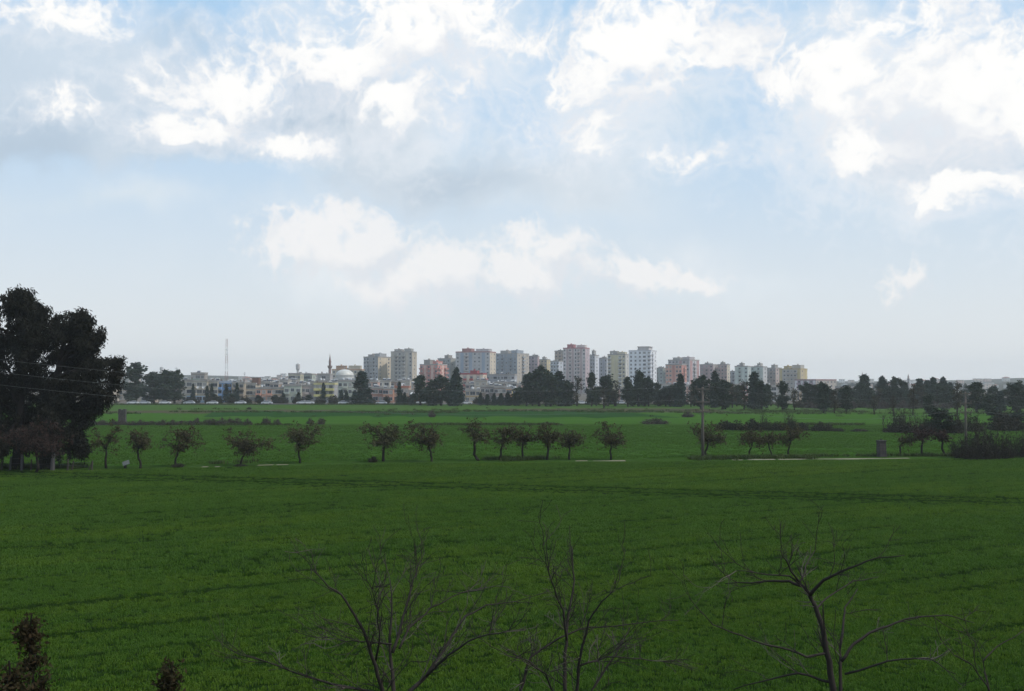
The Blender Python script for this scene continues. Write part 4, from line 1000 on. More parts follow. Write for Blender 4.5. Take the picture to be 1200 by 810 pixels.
def building(name, label, cat, group, x0, xs, x1, ytop, D, fcol, scol=None, cols='wbw', side='w', floors=None, trim=None, strip_col=None,
             roof='flat', tall=0.0, turn=None, rail=None, seed=0, depth=None, zb=0.0, clutter=3, frame=None):
    """x0..xs is the front, xs..x1 the right flank (if xs > x0); a block turned so both show where the photograph shows them"""
    r = np.random.default_rng(seed + int(x0*7)); m = mpp(D)
    fw, sw = (xs-x0)*m, (x1-xs)*m; t0, ts, t1 = (x0-600)/F, (xs-600)/F, (x1-600)/F
    if sw > .3:
        th = turn if turn is not None else math.atan2(sw, fw) if fw > sw else R(42)
        th = min(max(th, R(14)), R(50)) + math.atan(ts)
        w = (ts-t0)*D/(math.cos(th)+t0*math.sin(th)); d = (t1-ts)*D/(math.sin(th)-t1*math.cos(th))
    else:
        th = (turn or 0.0) + (math.atan(ts) if name == 'apartment_tower' else 0.0); d = depth or max(9.0, min(16, fw*.6))
        w = (ts-t0)*D/(math.cos(th)+t0*math.sin(th))
    H = at((x0+x1)/2, ytop, D).z - zb
    fx, fy = ts*D, D                       # the near right corner of the front
    cx = fx - w/2*math.cos(th) + d/2*math.sin(th); cy = fy + w/2*math.sin(th) + d/2*math.cos(th)
    root = empty(name, (cx, cy, zb), -th, label, cat, group)
    fm = wall(fcol); sm = wall(scol) if scol else fm
    tm = wall(trim) if trim else M_conc
    rl = wall(rail) if rail else fm
    if floors is None: floors = max(2, int(round(H/3.0)))
    fh = H/floors
    b = MB(); b.box(-w/2, w/2, -d/2, d/2, -.3, H)
    b.m[3] = 1; b.m[5] = 1
    link('wall', b.mesh('wall', [fm, sm]), root)
    # roof: slab with parapet, or a low hipped tile roof
    rb = MB()
    if roof == 'hip':
        e = .6; zt = H+max(1.6, d*.16)
        A = [(-w/2-e,-d/2-e,H+.02),(w/2+e,-d/2-e,H+.02),(w/2+e,d/2+e,H+.02),(-w/2-e,d/2+e,H+.02)]; k1 = (-w/2+d*.45,0,zt); k2 = (w/2-d*.45,0,zt)
        rb.quad([A[0],A[1],k2,k1]); rb.quad([A[1],A[2],k2]); rb.quad([A[2],A[3],k1,k2]); rb.quad([A[3],A[0],k1]); rb.quad(A[::-1])
        ro = link('roof', rb.mesh('roof', [M_tile]), root); top = H+.8
    else:
        rb.box(-w/2-.15, w/2+.15, -d/2-.15, d/2+.15, H+.004, H+.2)
        for q in ((-w/2-.12, w/2+.12, -d/2-.12, -d/2+.08), (-w/2-.12, w/2+.12, d/2-.08, d/2+.12), (-w/2-.12, -w/2+.08, -d/2+.084, d/2-.084), (w/2-.08, w/2+.12, -d/2+.084, d/2-.084)):
            rb.box(*q, H+.204, H+.85)
        ro = link('roof', rb.mesh('roof', [tm]), root); top = H+.2
    if tall > 0:     # lift and stair housings, stepped like the photograph's uneven roof lines
        for j in range(2 if w > 14 else 1):
            hw = w*r.uniform(.13, .2); u = (-.22, .24)[j]*w if w > 14 else r.uniform(-.1, .1)*w; hh = tall*r.uniform(.75, 1.1)
            hb = MB(); hb.box(u-hw, u+hw, -d*.28, d*.25, H+.21, H+hh); hb.box(u-hw-.2, u+hw+.2, -d*.28-.2, d*.25+.2, H+hh+.003, H+hh+.2)
            hb.box(u-.5, u+.1, -d*.1, d*.05, H+hh+.203, H+hh+1.1)
            link('lift_housing', hb.mesh('lift_housing', [fm if j else tm]), ro)
    for j in range(clutter):
        me = (heater_mesh, tank_mesh, chimney_mesh, heater_mesh)[r.integers(0, 4)]()
        sc_ = r.uniform(.6, .9); link(me.name.split('.')[0], me, ro, (r.uniform(-.42, .42)*w, r.uniform(-.4, .1)*d, top+.01), r.uniform(-.4, .4), (sc_,)*3)
    # facades
    for face, pat, fwid in ((0, cols, w), (1, side if sw > .3 else '', d)):
        n_ = len(pat)
        if not n_: continue
        cw = fwid/n_
        for i, c in enumerate(pat):
            u = -fwid/2 + cw*(i+.5)
            if c == 's':     # painted vertical band, full height
                sb = MB(); hw = min(cw*.36, 2.2); sb.box(-hw, hw, -.18, -.004, .1, H-.05)
                place(root, 'pilaster', sb.mesh('pilaster', [wall(strip_col or fcol)]), face, u, 0, w, d); continue
            if c == '.': continue
            for fl in range(floors):
                z = fl*fh
                if c in 'wW': place(root, 'window', wpick(r, (2.3, 1.6) if c == 'W' else (1.5, 1.5)), face, u, z+fh*.32, w, d)
                elif c == 't': place(root, 'window', WMT, face, u, z+fh*.26, w, d)
                elif c == 'd' : place(root, 'window', WM, face, u-cw*.22, z+fh*.32, w, d); 
                elif c == 'b':
                    place(root, 'window', wpick(r, (1.7, 2.2)), face, u, z+.22 if fl else .1, w, d)
                    if fl: place(root, 'balcony', balc(min(cw*.92, 4.6), 1.3, tm, rl), face, u, z-.05, w, d)
                if c == 'd': place(root, 'window', WM, face, u+cw*.22, z+fh*.32, w, d)
    return root, w, d, H, ro
GT = 'apartment towers on the skyline'
def tower(label, *a, **k): 
    k.setdefault('tall', 3.0); k.setdefault('clutter', 4)
    return building('apartment_tower', label, 'tower', GT, *a, **k)
GREY = (.36, .36, .37); CREAM = (.50, .45, .36); BEIGE = (.42, .38, .32)
tower('grey apartment tower with cream right flank, leftmost on the skyline', 426, 443, 458, 419, 860, (.36,.365,.375), (.55,.47,.36), 'wbWbw', 'w.w', seed=1, turn=R(38))
tower('taller grey beige apartment tower right of the cream flanked one', 458, 483, 488.5, 413, 850, (.37,.36,.34), (.46,.40,.32), 'sbwbsw', 'w', strip_col=(.42,.39,.34), seed=2, turn=R(14))
tower('salmon pink apartment tower with pale bands and balconies', 492, 513, 524, 428, 760, (.52,.24,.21), (.55,.27,.23), 'bsbsb', 'bsb', strip_col=(.60,.42,.36), rail=(.46,.2,.18), tall=3.5, seed=3, turn=R(30))
tower('dull grey green tower half hidden behind the pink one', 513, 528, 536, 421, 900, (.30,.32,.32), (.34,.34,.31), 'wbw', 'ww', seed=4)
tower('wide pale tower with blue grey bands and red brown roof room', 534, 574, 581, 413, 880, (.46,.45,.45), (.56,.48,.38), 'wsbswwsw', 'ww', strip_col=(.30,.35,.42), trim=(.33,.18,.17), tall=3.2, seed=5, turn=R(14))
tower('grey blue tower with beige right half below a rounded roof room', 581, 606, 620, 415, 930, (.30,.33,.37), (.44,.39,.33), 'wbwbw', 'wbw', tall=4.0, seed=6)
tower('narrow mauve tower between the grey blue one and the yellow beige one', 619, 630, 632, 418, 960, (.42,.33,.36), (.40,.30,.30), 'wbw', '', tall=2.0, clutter=2, seed=7, turn=R(12))
tower('yellow beige tower right of the narrow mauve tower', 630, 641, 645, 422, 990, (.46,.37,.26), (.50,.42,.26), 'wbw', 'w', tall=2.5, clutter=2, seed=8, turn=R(20))
tower('low pale blue white tower at the foot of the maroon centred tower', 645, 655, 660, 424, 880, (.50,.53,.56), (.46,.48,.52), 'bwb', 'w', tall=0, seed=9)
tower('tan tower peeping out behind the left of the maroon centred tower', 650, 662, 664, 412, 960, (.42,.34,.28), None, 'wbw', '', tall=1.2, clutter=2, seed=10, turn=R(12))
tower('tall pale pinkish tower with a maroon centre band and roof block', 660, 686, 691, 408.5, 900, (.58,.52,.50), (.45,.36,.38), 'wsbstbsw', 'w', strip_col=(.46,.36,.35), trim=(.36,.16,.17), tall=3.4, seed=11, turn=R(13))
tower('pale stepped tower with blue grey windows right of the maroon centred one', 689, 697, 702, 417, 930, (.50,.50,.52), (.56,.57,.60), 'wbw', 'w', tall=4.5, seed=12)
tower('grey tower with narrow bands left of the yellow striped tower', 701, 711, 714, 421, 960, (.42,.42,.44), None, 'swsw', 'w', strip_col=(.36,.36,.40), tall=2, seed=13, turn=R(20))
tower('yellow tower with white window strips beside the white tower', 712, 733, 737.5, 416, 880, (.55,.49,.36), (.52,.5,.46), 'bssbw', 'w', strip_col=(.58,.52,.34), rail=(.6,.6,.58), seed=14, turn=R(14))
wt_, ww, wd, wh, wro = tower('white tower with rows of dark windows and stacked corner balconies', 737, 763, 769.5, 411.5, 840, (.74,.75,.77), (.72,.72,.74), 'wwwWb', 'bw', trim=(.55,.55,.57), rail=(.7,.7,.72), tall=0, clutter=1, seed=15, turn=R(16))
pb = MB(); pb.box(-ww*.14, ww*.36, -wd*.35, wd*.3, wh+.21, wh+3.4); pb.box(-ww*.17, ww*.40, -wd*.40, wd*.34, wh+3.404, wh+3.7); link('penthouse', pb.mesh('penthouse', [wall((.5,.47,.46))]), wro)
tower('short grey green tower between the white tower and the orange one', 768, 777, 781, 432, 900, (.36,.40,.39), (.40,.42,.38), 'bw', 'w', tall=1, clutter=2, seed=16)
tower('orange salmon tower with plain flat face', 780, 799, 804.5, 428, 800, (.56,.32,.25), (.44,.21,.18), 'wwsww', 'b', strip_col=(.46,.22,.19), tall=0, clutter=2, seed=17, turn=R(16))
tower('grey pink tower with uneven roof directly behind the orange one', 783, 808, 819.5, 422.5, 880, (.45,.41,.42), (.50,.49,.50), 'wbwsbw', 'sbs', strip_col=(.4,.25,.25), tall=3.2, seed=18, turn=R(26))
tower('pinkish brown tower, left of the twin pair with a pale gap', 820, 836, 841, 428, 900, (.42,.31,.31), (.42,.38,.36), 'wbw', 'b', tall=2.4, seed=19)
tower('pinkish brown tower with cream right edge, right of the twin pair', 841, 852, 855.5, 428, 900, (.44,.32,.30), (.56,.50,.40), 'bwb', 'w', tall=2.4, seed=20)
tower('low grey tower in the gap left of the pale green towers', 854, 861, 863, 436, 930, (.36,.37,.39), None, 'wb', '', tall=1, clutter=1, seed=21, turn=R(12))
tower('pale green tower with white bands, left of two', 861, 876, 880, 430, 880, (.44,.50,.46), (.40,.44,.43), 'sbsw', 'w', strip_col=(.54,.58,.54), tall=3.2, seed=22)
tower('pale green tower with grey right side, right of two', 880, 894, 899, 430.5, 890, (.42,.48,.45), (.48,.48,.49), 'wsbs', 'w', strip_col=(.52,.56,.53), tall=2.8, seed=23)
tower('pinkish beige tower between the pale green and the ochre edged towers', 898, 909, 916, 432, 900, (.43,.36,.34), (.45,.36,.33), 'wbw', 'ww', tall=2.8, seed=24)
tower('beige tower with ochre edges, rightmost on the skyline', 913, 938, 946, 433, 870, (.42,.39,.36), (.46,.38,.25), 'swbwbs', 'ws', strip_col=(.50,.41,.22), trim=(.40,.32,.18), tall=3.4, seed=25)
building('apartment_block', 'low long block with white pilasters and mauve bays right of the towers', 'building', None, 931, 956, 980, 446, 700, (.40,.30,.34), (.42,.37,.33), 'sbsbsbs', 'wwwwww', strip_col=(.66,.63,.64), trim=(.30,.20,.20), floors=4, clutter=0, seed=26, turn=R(40))
# middle row
building('apartment_block', 'cream striped block with dark crimson roof below the wide pale tower', 'building', None, 539, 566, 570.5, 439, 640, (.56,.42,.36), (.55,.45,.36), 'sbsbsbs', 'b', strip_col=(.62,.55,.45), rail=(.36,.10,.10), trim=(.34,.09,.10), tall=2.2, clutter=2, seed=30, turn=R(14))
building('apartment_block', 'grey apartment block with a grid of windows below the grey blue tower', 'building', None, 570, 603, 606, 440, 660, (.34,.34,.36), None, 'wwWwwWww', '', tall=0, clutter=5, seed=31, turn=R(12))
building('apartment_block', 'yellowish block behind the pale green house, left of the water tower foot', 'building', None, 338, 352, 356, 439, 600, (.46,.42,.31), None, 'wWww', 'w', tall=0, clutter=2, seed=32)
building('apartment_block', 'pale green block right of the yellowish one behind the low houses', 'building', None, 356, 366, 370, 439.5, 610, (.44,.47,.40), None, 'wWw', 'w', tall=0, clutter=2, seed=33)
building('apartment_block', 'plain grey block left of the mosque dome', 'building', None, 372, 387, 390, 439.5, 590, (.36,.33,.32), None, 'wWw', '', tall=0, clutter=2, seed=34)
building('apartment_block', 'wide cream block behind the mosque dome', 'building', None, 389, 424, 427, 434, 760, (.50,.45,.36), None, 'wWwwWww', '', tall=3.0, clutter=2, seed=35, trim=(.42,.28,.2), turn=R(12))
building('town_house', 'brown grey house with a top room rising behind the cream house with dishes', 'house', None, 224, 240, 243.5, 438.5, 520, (.30,.26,.23), None, 'wWw', 'w', tall=0, clutter=2, seed=36)

# front row of houses
def house(label, x0, x1, ytop, D, fcol, cols='wWw', **k):
    k.setdefault('clutter', 3)
    xs = k.pop('xs', x1)
    return building('town_house', label, 'house', k.pop('group', 'low houses along the town edge'), x0, xs, x1, ytop, D, fcol, None, cols, k.pop('side', ''), **k)
rt, w_, d_, H_, ro_ = house('cream house with two satellite dishes and a light blue ground floor', 213, 243, 447, 470, (.48,.43,.35), 'wWbWw', clutter=2)
pl = MB(); pl.box(-w_*.3, w_*.42, -.05, -.004, .05, 2.9); place(rt, 'painted_ground_floor', pl.mesh('painted_ground_floor', [wall((.30,.44,.60))]), 0, 0, 0, w_, d_)
for u in (1.6, 4.0): link('satellite_dish', dish_mesh(), rt, (u, -d_/2, H_*.62), 0, (1.1, 1.1, 1.1))
gt = MB(); gt.box(-1.8, 1.2, -d_*.4, -d_*.1, H_+.9, H_+1.0); gt.box(-1.7, -1.6, -d_*.4, -d_*.38, H_+.2, H_+.89); gt.box(1., 1.1, -d_*.4, -d_*.38, H_+.2, H_+.89); link('awning', gt.mesh('awning', [flat('green_tarp', (.06,.28,.17))]), ro_)
house('narrow cream house between the dish house and the blue balconies', 243.5, 255, 448, 472, (.50,.45,.36), 'wW')
house('house with bright blue balconies and walls below the lattice mast', 255, 272, 449, 474, (.17,.30,.52), 'bwb', rail=(.20,.34,.58), trim=(.40,.46,.55))
house('beige house with a long balcony right of the blue one', 272, 286.5, 449.5, 472, (.42,.36,.28), 'bb', rail=(.34,.28,.23))
rt, w_, d_, H_, ro_ = house('cream house with a brown room on its roof', 286.5, 300, 451, 475, (.54,.46,.36), 'wWw', clutter=2)
bx = MB(); bx.box(.5, 3.2, -d_*.3, d_*.2, H_+.21, H_+3.0); link('roof_room', bx.mesh('roof_room', [wall((.17,.10,.08))]), ro_)
house('salmon pink two storey house with long balcony', 300, 319, 456, 470, (.55,.33,.25), 'bwb', rail=(.5,.26,.2), floors=2)
house('peach house with plain parapet right of the salmon one', 319, 333, 456, 470, (.58,.43,.31), 'wWw', floors=2)
house('pale green house with balconies in the middle of the low row', 333, 353, 452.5, 466, (.42,.44,.37), 'bwb', rail=(.36,.40,.36))
house('pinkish beige house beside the yellow edged balconies', 353, 368, 453, 468, (.46,.38,.35), 'wbw')
house('house whose balconies have yellow edges', 368, 392, 451, 466, (.36,.35,.35), 'bbb', rail=(.55,.50,.22), trim=(.5,.46,.25))
house('greenish white house below the mosque', 396, 419, 447.5, 480, (.48,.50,.43), 'wbww')
house('red brown house with dark shop front left of the terracotta one', 431, 449, 455.5, 470, (.36,.20,.16), 'wWw', floors=2)
house('terracotta orange house below the first grey tower', 449, 461, 456.5, 468, (.48,.26,.19), 'Ww', floors=2)
house('tan house with reddish parapet below the second grey tower', 461, 479, 454.5, 472, (.40,.31,.25), 'wWw', trim=(.36,.16,.12), floors=2)
rt, w_, d_, H_, ro_ = house('small red shop with a white awning left of the dark tree clump', 479, 492, 459.5, 462, (.34,.10,.08), 'W.', floors=2, clutter=0)
aw = MB(); aw.quad([(-w_*.3, -d_/2-.01, 4.4), (w_*.5, -d_/2-.01, 4.4), (w_*.5, -d_/2-2.2, 3.7), (-w_*.3, -d_/2-2.2, 3.7)]); aw.quad([(-w_*.3, -d_/2-2.2, 3.65), (w_*.5, -d_/2-2.2, 3.65), (w_*.5, -d_/2-.01, 4.35), (-w_*.3, -d_/2-.01, 4.35)]); link('awning', aw.mesh('awning', [M_white]), rt)
house('brown yellow house right of the dark tree clump', 545, 563, 458.5, 462, (.42,.31,.18), 'wWw', floors=2)
house('brown grey house below the grey apartment block', 563, 579, 453.5, 466, (.27,.24,.23), 'wbw')
house('dull brown house with cluttered roof beside the orange one', 579, 593, 454.5, 464, (.30,.24,.21), 'wWw')
house('small orange house right of the dull brown one', 593, 600, 456, 464, (.55,.29,.15), 'W', floors=2)
house('yellow house next to the large dark tree clump', 600, 612, 457, 464, (.56,.42,.17), 'wW', floors=2)
# roofs seen behind the front row
r = np.random.default_rng(77)
COLS = [(.42,.37,.31), (.36,.27,.22), (.48,.44,.39), (.33,.32,.31), (.45,.30,.25), (.52,.48,.42), (.30,.22,.19)]
CN = ['beige', 'brown', 'pale', 'grey', 'terracotta', 'cream', 'dark brown']
px = 214.0; i = 0
while px < 612:
    wpx = r.uniform(9, 16)
    if not (486 < px < 536):
        house('%s flat roofed house in the second row, mostly hidden by the front houses' % CN[i % 7], px, px+wpx, 447.5+r.uniform(-.8, 4), 520+r.uniform(0, 60), COLS[i % 7], 'wW', group='second row houses', clutter=4, floors=3)
    px += wpx*.95; i += 1
# low houses glimpsed through the tree belt
for j, (a, b, yt, c, lab) in enumerate([
 (690, 706, 455, (.44,.36,.3), 'beige low house glimpsed between trees below the maroon centred tower'), (726, 742, 456, (.42,.28,.23), 'terracotta low house glimpsed between trees below the yellow tower'),
 (768, 790, 452, (.40,.41,.42), 'grey low house glimpsed right of the white tower foot'), (790, 812, 453, (.46,.30,.26), 'pinkish low house below the orange tower'),
 (806, 818, 457, (.56,.54,.5), 'pale low house left of the nearer pole top'), (858, 876, 452, (.40,.22,.2), 'red brown low house below the pale green towers'),
 (898, 915, 454, (.46,.44,.42), 'pale grey low house below the pinkish beige tower'), (915, 934, 459, (.42,.34,.28), 'tan low house below the ochre edged tower'), (930, 955, 459, (.46,.36,.28), 'long tan house before the white pilaster block'),
 (986, 1006, 455, (.36,.32,.3), 'grey brown house right of the white pilaster block'), (1006, 1030, 458, (.40,.34,.28), 'tan house behind the tall bluish conifer'), (132, 150, 452, (.44,.37,.3), 'beige house left of the pointed dark tree'), (166, 178, 455, (.40,.33,.27), 'tan house glimpsed between the pointed tree and the round clump'), (110, 132, 457, (.42,.36,.3), 'beige house behind the eucalyptus sprays'), (205, 214, 450, (.45,.33,.28), 'pinkish house behind the right edge of the round clump')]):
    house(lab, a, b, yt, 480+(j % 3)*12, c, 'wWw', group='low houses glimpsed through the trees', floors=3)

# distant houses on the hazy rise
def far_house(px, D, wpx, hpx, col, roof, label, group, seed):
    q = at(px, 450, D); zb = hill_z(q.x, D); m = mpp(D)
    yt = 450 - (zb + hpx*m - EYE)/m
    building('distant_house', label, 'house', group, px-wpx/2, px+wpx/2, px+wpx/2, yt, D, col, None, 'ww', '', roof=roof, clutter=0, floors=2, seed=seed, zb=zb-.3)
r = np.random.default_rng(88)
FC = [(.62,.58,.54), (.56,.46,.40), (.50,.36,.30), (.66,.64,.62), (.52,.49,.45)]
for i in range(95):
    left = i < 62
    px = r.uniform(130, 428) if left else r.uniform(985, 1210)
    D = r.uniform(1250, 2150) if left else r.uniform(1250, 2200)
    far_house(px, D, r.uniform(7, 14)*1400/D, r.uniform(4, 7)*1400/D, FC[i % 5], 'hip' if i % 3 == 0 else 'flat',
       'tiny pale house on the hazy rise behind the low town' if left else 'tiny pale house on the hazy rise at the far right', 'distant houses on the left rise' if left else 'distant houses on the right rise', i)

# mosque, minarets, mast, water tower
D = 660; c = at(404, 450, D); m = mpp(D)
mq = empty('mosque', (c.x, D, 0), 0, 'mosque with a pale dome rising over the low houses', 'mosque')
b = MB(); b.box(-9.5, 9.5, -8, 8, -.2, 11.0); b.box(-9.8, 9.8, -8.3, 8.3, 11.004, 11.4); link('wall', b.mesh('wall', [wall((.46,.47,.47))]), mq)
for u in (-7, -4.2, -1.4, 1.4, 4.2, 7): link('window', WMT, mq, (u, -8, 7.5))
b = MB(); b.lathe([(5.6, 11.41), (5.6, 13.0), (5.8, 13.05), (5.8, 13.3), (5.3, 13.3)], k=24); link('drum', b.mesh('drum', [wall((.5,.49,.46))], True), mq)
zt = at(404, 432.5, D).z; b = MB(); b.lathe([(5.35*math.cos(t), 13.2+(zt-13.4)*math.sin(t)) for t in np.linspace(0, 1.5707, 12)], k=28)
dm = link('dome', b.mesh('dome', [flat('dome_lead', (.55,.53,.48), .45, .5)], True), mq)
b = MB(); b.lathe([(.15, zt-.3), (.15, zt+.3), (.3, zt+.5), (.08, zt+.8), (.02, zt+1.6)], k=8); link('finial', b.mesh('finial', [M_metal]), dm)
def minaret(px, yt, D, label, col, s=1.0, zb=0.0):
    c = at(px, 450, D); H = at(px, yt, D).z - zb
    rt = empty('minaret', (c.x, D, zb), 0, label, 'minaret')
    b = MB(); b.lathe([(1.5*s, -.2), (1.5*s, 5*s), (1.15*s, 6.5*s), (1.1*s, H*.66)], k=12); link('shaft', b.mesh('shaft', [wall(col)], True), rt)
    b = MB(); b.lathe([(1.1*s, H*.655), (1.8*s, H*.69), (1.8*s, H*.725), (1.65*s, H*.725), (1.65*s, H*.70), (.9*s, H*.70)], k=12); link('gallery', b.mesh('gallery', [wall(tuple(x*.8 for x in col))]), rt)
    b = MB(); b.lathe([(.95*s, H*.70), (.9*s, H*.80), (1.1*s, H*.805), (.55*s, H*.90), (.08, H*.985), (.03, H)], k=12); link('cone', b.mesh('cone', [wall((.23,.16,.15))]), rt)
minaret(386.5, 414.5, 655, 'brown pointed minaret left of the pale dome', (.27,.20,.18), .75)
minaret(1064.5, 438, 1150, 'very thin far minaret rising between the hazy conifers at right', (.20,.19,.19), .85)
minaret(1010.5, 435, 1180, 'faint needle thin minaret behind the tip of the tall bluish conifer', (.30,.29,.29), .55)
D = 720; c = at(265.3, 450, D); H = at(265.3, 397, D).z
ms = empty('lattice_mast', (c.x, D, 0), R(20), 'tall thin red and white lattice mast above the low houses', 'mast')
for si in range(7):
    b = MB(); z0, z1 = H*si/7, H*(si+1)/7; h0 = 1.05-.6*si/7; h1 = 1.05-.6*(si+1)/7
    for sx_, sy_ in ((-1,-1),(1,-1),(1,1),(-1,1)): b.tube([(sx_*h0, sy_*h0, z0), (sx_*h1, sy_*h1, z1)], .065, 5)
    nb = 3
    for q in range(nb):
        za, zc = z0+(z1-z0)*q/nb, z0+(z1-z0)*(q+1)/nb; ha = h0+(h1-h0)*q/nb; hc = h0+(h1-h0)*(q+1)/nb
        for (ax, ay), (bx_, by_) in (((-1,-1),(1,-1)), ((1,-1),(1,1)), ((1,1),(-1,1)), ((-1,1),(-1,-1))):
            b.tube([(ax*ha, ay*ha, za), (bx_*hc, by_*hc, zc)], .03, 4); b.tube([(ax*ha, ay*ha, za), (bx_*ha, by_*ha, za)], .03, 4)
    link('mast_section', b.mesh('mast_section', [M_redpaint if si % 2 == 0 else M_frame]), ms)
for z_ in (.72, .8): 
    b = MB(); b.lathe([(.1, 0), (.6, .1), (.7, .35), (.66, .36), (.0, .15)], k=10); me = b.mesh('antenna_dish', [M_white]); me.transform(Matrix.Rotation(R(90), 4, 'X'))
    link('antenna_dish', me, ms, (-.6, -1.1, H*z_))
def water_tower(px, yt, D, label, s, zb):
    c = at(px, 450, D); H = at(px, yt, D).z - zb
    rt = empty('water_tower', (c.x, D, zb), 0, label, 'water tower')
    b = MB(); b.lathe([(1.6*s, -.2), (1.25*s, H*.4), (1.2*s, H*.76)], k=16); link('shaft', b.mesh('shaft', [wall((.52,.50,.48))], True), rt)
    b = MB(); b.lathe([(1.2*s, H*.755), (2.1*s, H*.82), (2.2*s, H*.96), (1.5*s, H*.99), (0, H)], k=16); link('tank', b.mesh('tank', [wall((.46,.44,.43))]), rt)
water_tower(349, 426, 950, 'small round pale water tower standing over the yellowish block', .85, 0)
q = at(189, 450, 1600); water_tower(189, 430, 1600, 'small hazy water tower above the round tree clump at left', 1.1, hill_z(q.x, 1600))
def pole_far(px, yt, D, label):
    c = at(px, 450, D); H = at(px, yt, D).z; rt = empty('antenna_pole', (c.x, D, 0), 0, label, 'pole')
    b = MB(); b.tube([(0,0,-.2), (0,0,H)], [.16, .07], 6); link('shaft', b.mesh('shaft', [M_metal]), rt)
    b = MB(); b.box(-.8, .8, -.04, .04, H*.95, H*.96); b.box(-.5, .5, -.04, .04, H*.9, H*.91); link('crossbar', b.mesh('crossbar', [M_metal]), rt)
pole_far(141.5, 424, 700, 'faint thin antenna pole just right of the eucalyptus')
pole_far(206.5, 430, 560, 'thin antenna pole above the right side of the round tree clump')
pole_far(286.5, 436, 560, 'short thin antenna pole above the brown roof room house')

# ------------------------------------------------------------------ cars parked at the town edge
def car_meshes(col):
    b = MB(); prof = [(-2.1,.35),(-2.15,.75),(-1.95,.92),(-1.25,.98),(-.75,1.0),(.95,1.0),(1.9,.88),(2.12,.7),(2.12,.35)]
    n = len(prof)
    for s_ in (-.82, .82): b.quad([(x_, s_, z_) for x_, z_ in (prof if s_ > 0 else prof[::-1])])
    for i_ in range(n):
        (xa, za), (xb, zb_) = prof[i_], prof[(i_+1) % n]; b.quad([(xa,-.82,za),(xb,-.82,zb_),(xb,.82,zb_),(xa,.82,za)])
    b.box(-1.15, .35, -.62, .62, 1.36, 1.43)
    body = b.mesh('body', [flat('car_paint', col, .3, .5)])
    g = MB(); A = [(-1.75,1.0),(-1.2,1.38),(.35,1.38),(1.0,1.0)]
    for s_ in (-1, 1): g.quad([(x_, s_*(.78 if z_ < 1.1 else .63), z_) for x_, z_ in (A if s_ < 0 else A[::-1])])
    for i_ in (0, 2): 
        (xa, za), (xb, zb_) = A[i_], A[i_+1]; ya = .78 if za < 1.1 else .63; yb = .78 if zb_ < 1.1 else .63
        g.quad([(xa,-ya,za),(xa,ya,za),(xb,yb,zb_),(xb,-yb,zb_)])
    glass = g.mesh('window', [M_glass])
    w = MB(); w.tube([(0,-.11,0),(0,.11,0)], .32, 14, 0); w.tube([(0,-.125,0),(0,.125,0)], .18, 10, 1)
    return body, glass, w.mesh('wheel', [M_tyre, M_metal])
CARS = {n_: car_meshes(c_) for n_, c_ in (('white', (.62,.62,.62)), ('silver', (.5,.52,.54)), ('dark', (.06,.07,.09)))}
def car(px, colr, label, D=430.0, rz=0.0):
    bd, gl, wh_ = CARS[colr]; c = at(px, 450, D)
    rt = empty('parked_car', (c.x, D, .036), rz, label, 'car', 'cars along the town edge road')
    link('body', bd, rt); link('window', gl, rt)
    for x_ in (-1.35, 1.3):
        for y_ in (-.76, .76): link('wheel', wh_, rt, (x_, y_, .32))
for (px, cc, lab) in [(156,'white','white car under the pointed dark tree at left'), (170,'silver','silver car between the pointed tree and the round clump'), (194,'white','white car below the round tree clump'),
 (222,'silver','silver car before the light blue ground floor'), (249,'white','white car below the narrow cream house'), (282,'white','white car below the beige house with long balcony'), (313,'silver','silver car before the salmon house'),
 (354,'white','white car before the pinkish beige house, left of the next white one'), (362,'white','white car before the right end of the pinkish beige house'), (403,'white','white car before the greenish white house'), (416,'white','white car just left of the tall ragged conifer'),
 (447,'silver','silver car before the red brown shop front house'), (494,'white','white car left under the clump below the pink tower'), (547,'white','white car right of the clump below the pink tower'),
 (625,'silver','silver car under the large dark clump'), (646,'white','white car first of the row below the maroon centred tower'), (658,'white','white car second of the row below the maroon centred tower'), (669,'white','white car third of the row below the maroon centred tower'), (682,'white','white car last of the row below the maroon centred tower'),
 (728,'silver','silver car under the thin brownish tree below the yellow tower'), (855,'white','white car between the twin tower tree and the brownish tree'), (861,'white','white car right beside the one below the pale green tower'), (742,'dark','dark car below the left corner of the white tower')]:
    car(px, cc, lab, 429.0 if int(px) % 2 else 431.5, R(180) if int(px) % 3 == 0 else R(4))

# ------------------------------------------------------------------ utility poles and wires
M_pole = flat('pole_wood', (0.125, 0.108, 0.095), .9, .05)
M_ins = flat('insulator', (0.10, 0.07, 0.06), .3, .5)
def utility_pole(px, yb, ybase_true, ytops, label, rz=0.0):
    B = ground(px, yb); D = B.y; rt = empty('utility_pole', B, rz, label, 'pole', 'wooden utility poles along the tree row')
    H = at(px, ytops[0]-2.5, D).z; b = MB(); b.tube([(0,0,-.3), (0,0,H*.5), (.02,0,H)], [.17, .145, .11], 10); link('post', b.mesh('post', [M_pole], True), rt)
    ends = []
    for i_, yt in enumerate(ytops):
        z_ = at(px, yt, D).z; hw = (0.75, .75, .80)[i_]; b = MB(); b.box(-hw, hw, -.19, -.09, z_-.06, z_+.06); b.tube([(-hw*.7,-.14,z_-.05), (0,-.13,z_-.6)], .02, 4); b.tube([(hw*.7,-.14,z_-.05), (0,-.13,z_-.6)], .02, 4)
        ca = link('crossarm', b.mesh('crossarm', [M_pole]), rt)
        for s_ in (-1, 1):
            q = MB(); q.lathe([(.03, z_+.06), (.03, z_+.14), (.08, z_+.15), (.05, z_+.22), (.08, z_+.23), (.04, z_+.31), (0, z_+.32)], s_*hw*.9, -.14, 8); link('insulator', q.mesh('insulator', [M_ins], True), ca)
            ends.append(Vector((B.x + s_*hw*.9, D-.14, z_+.31)))
    return ends
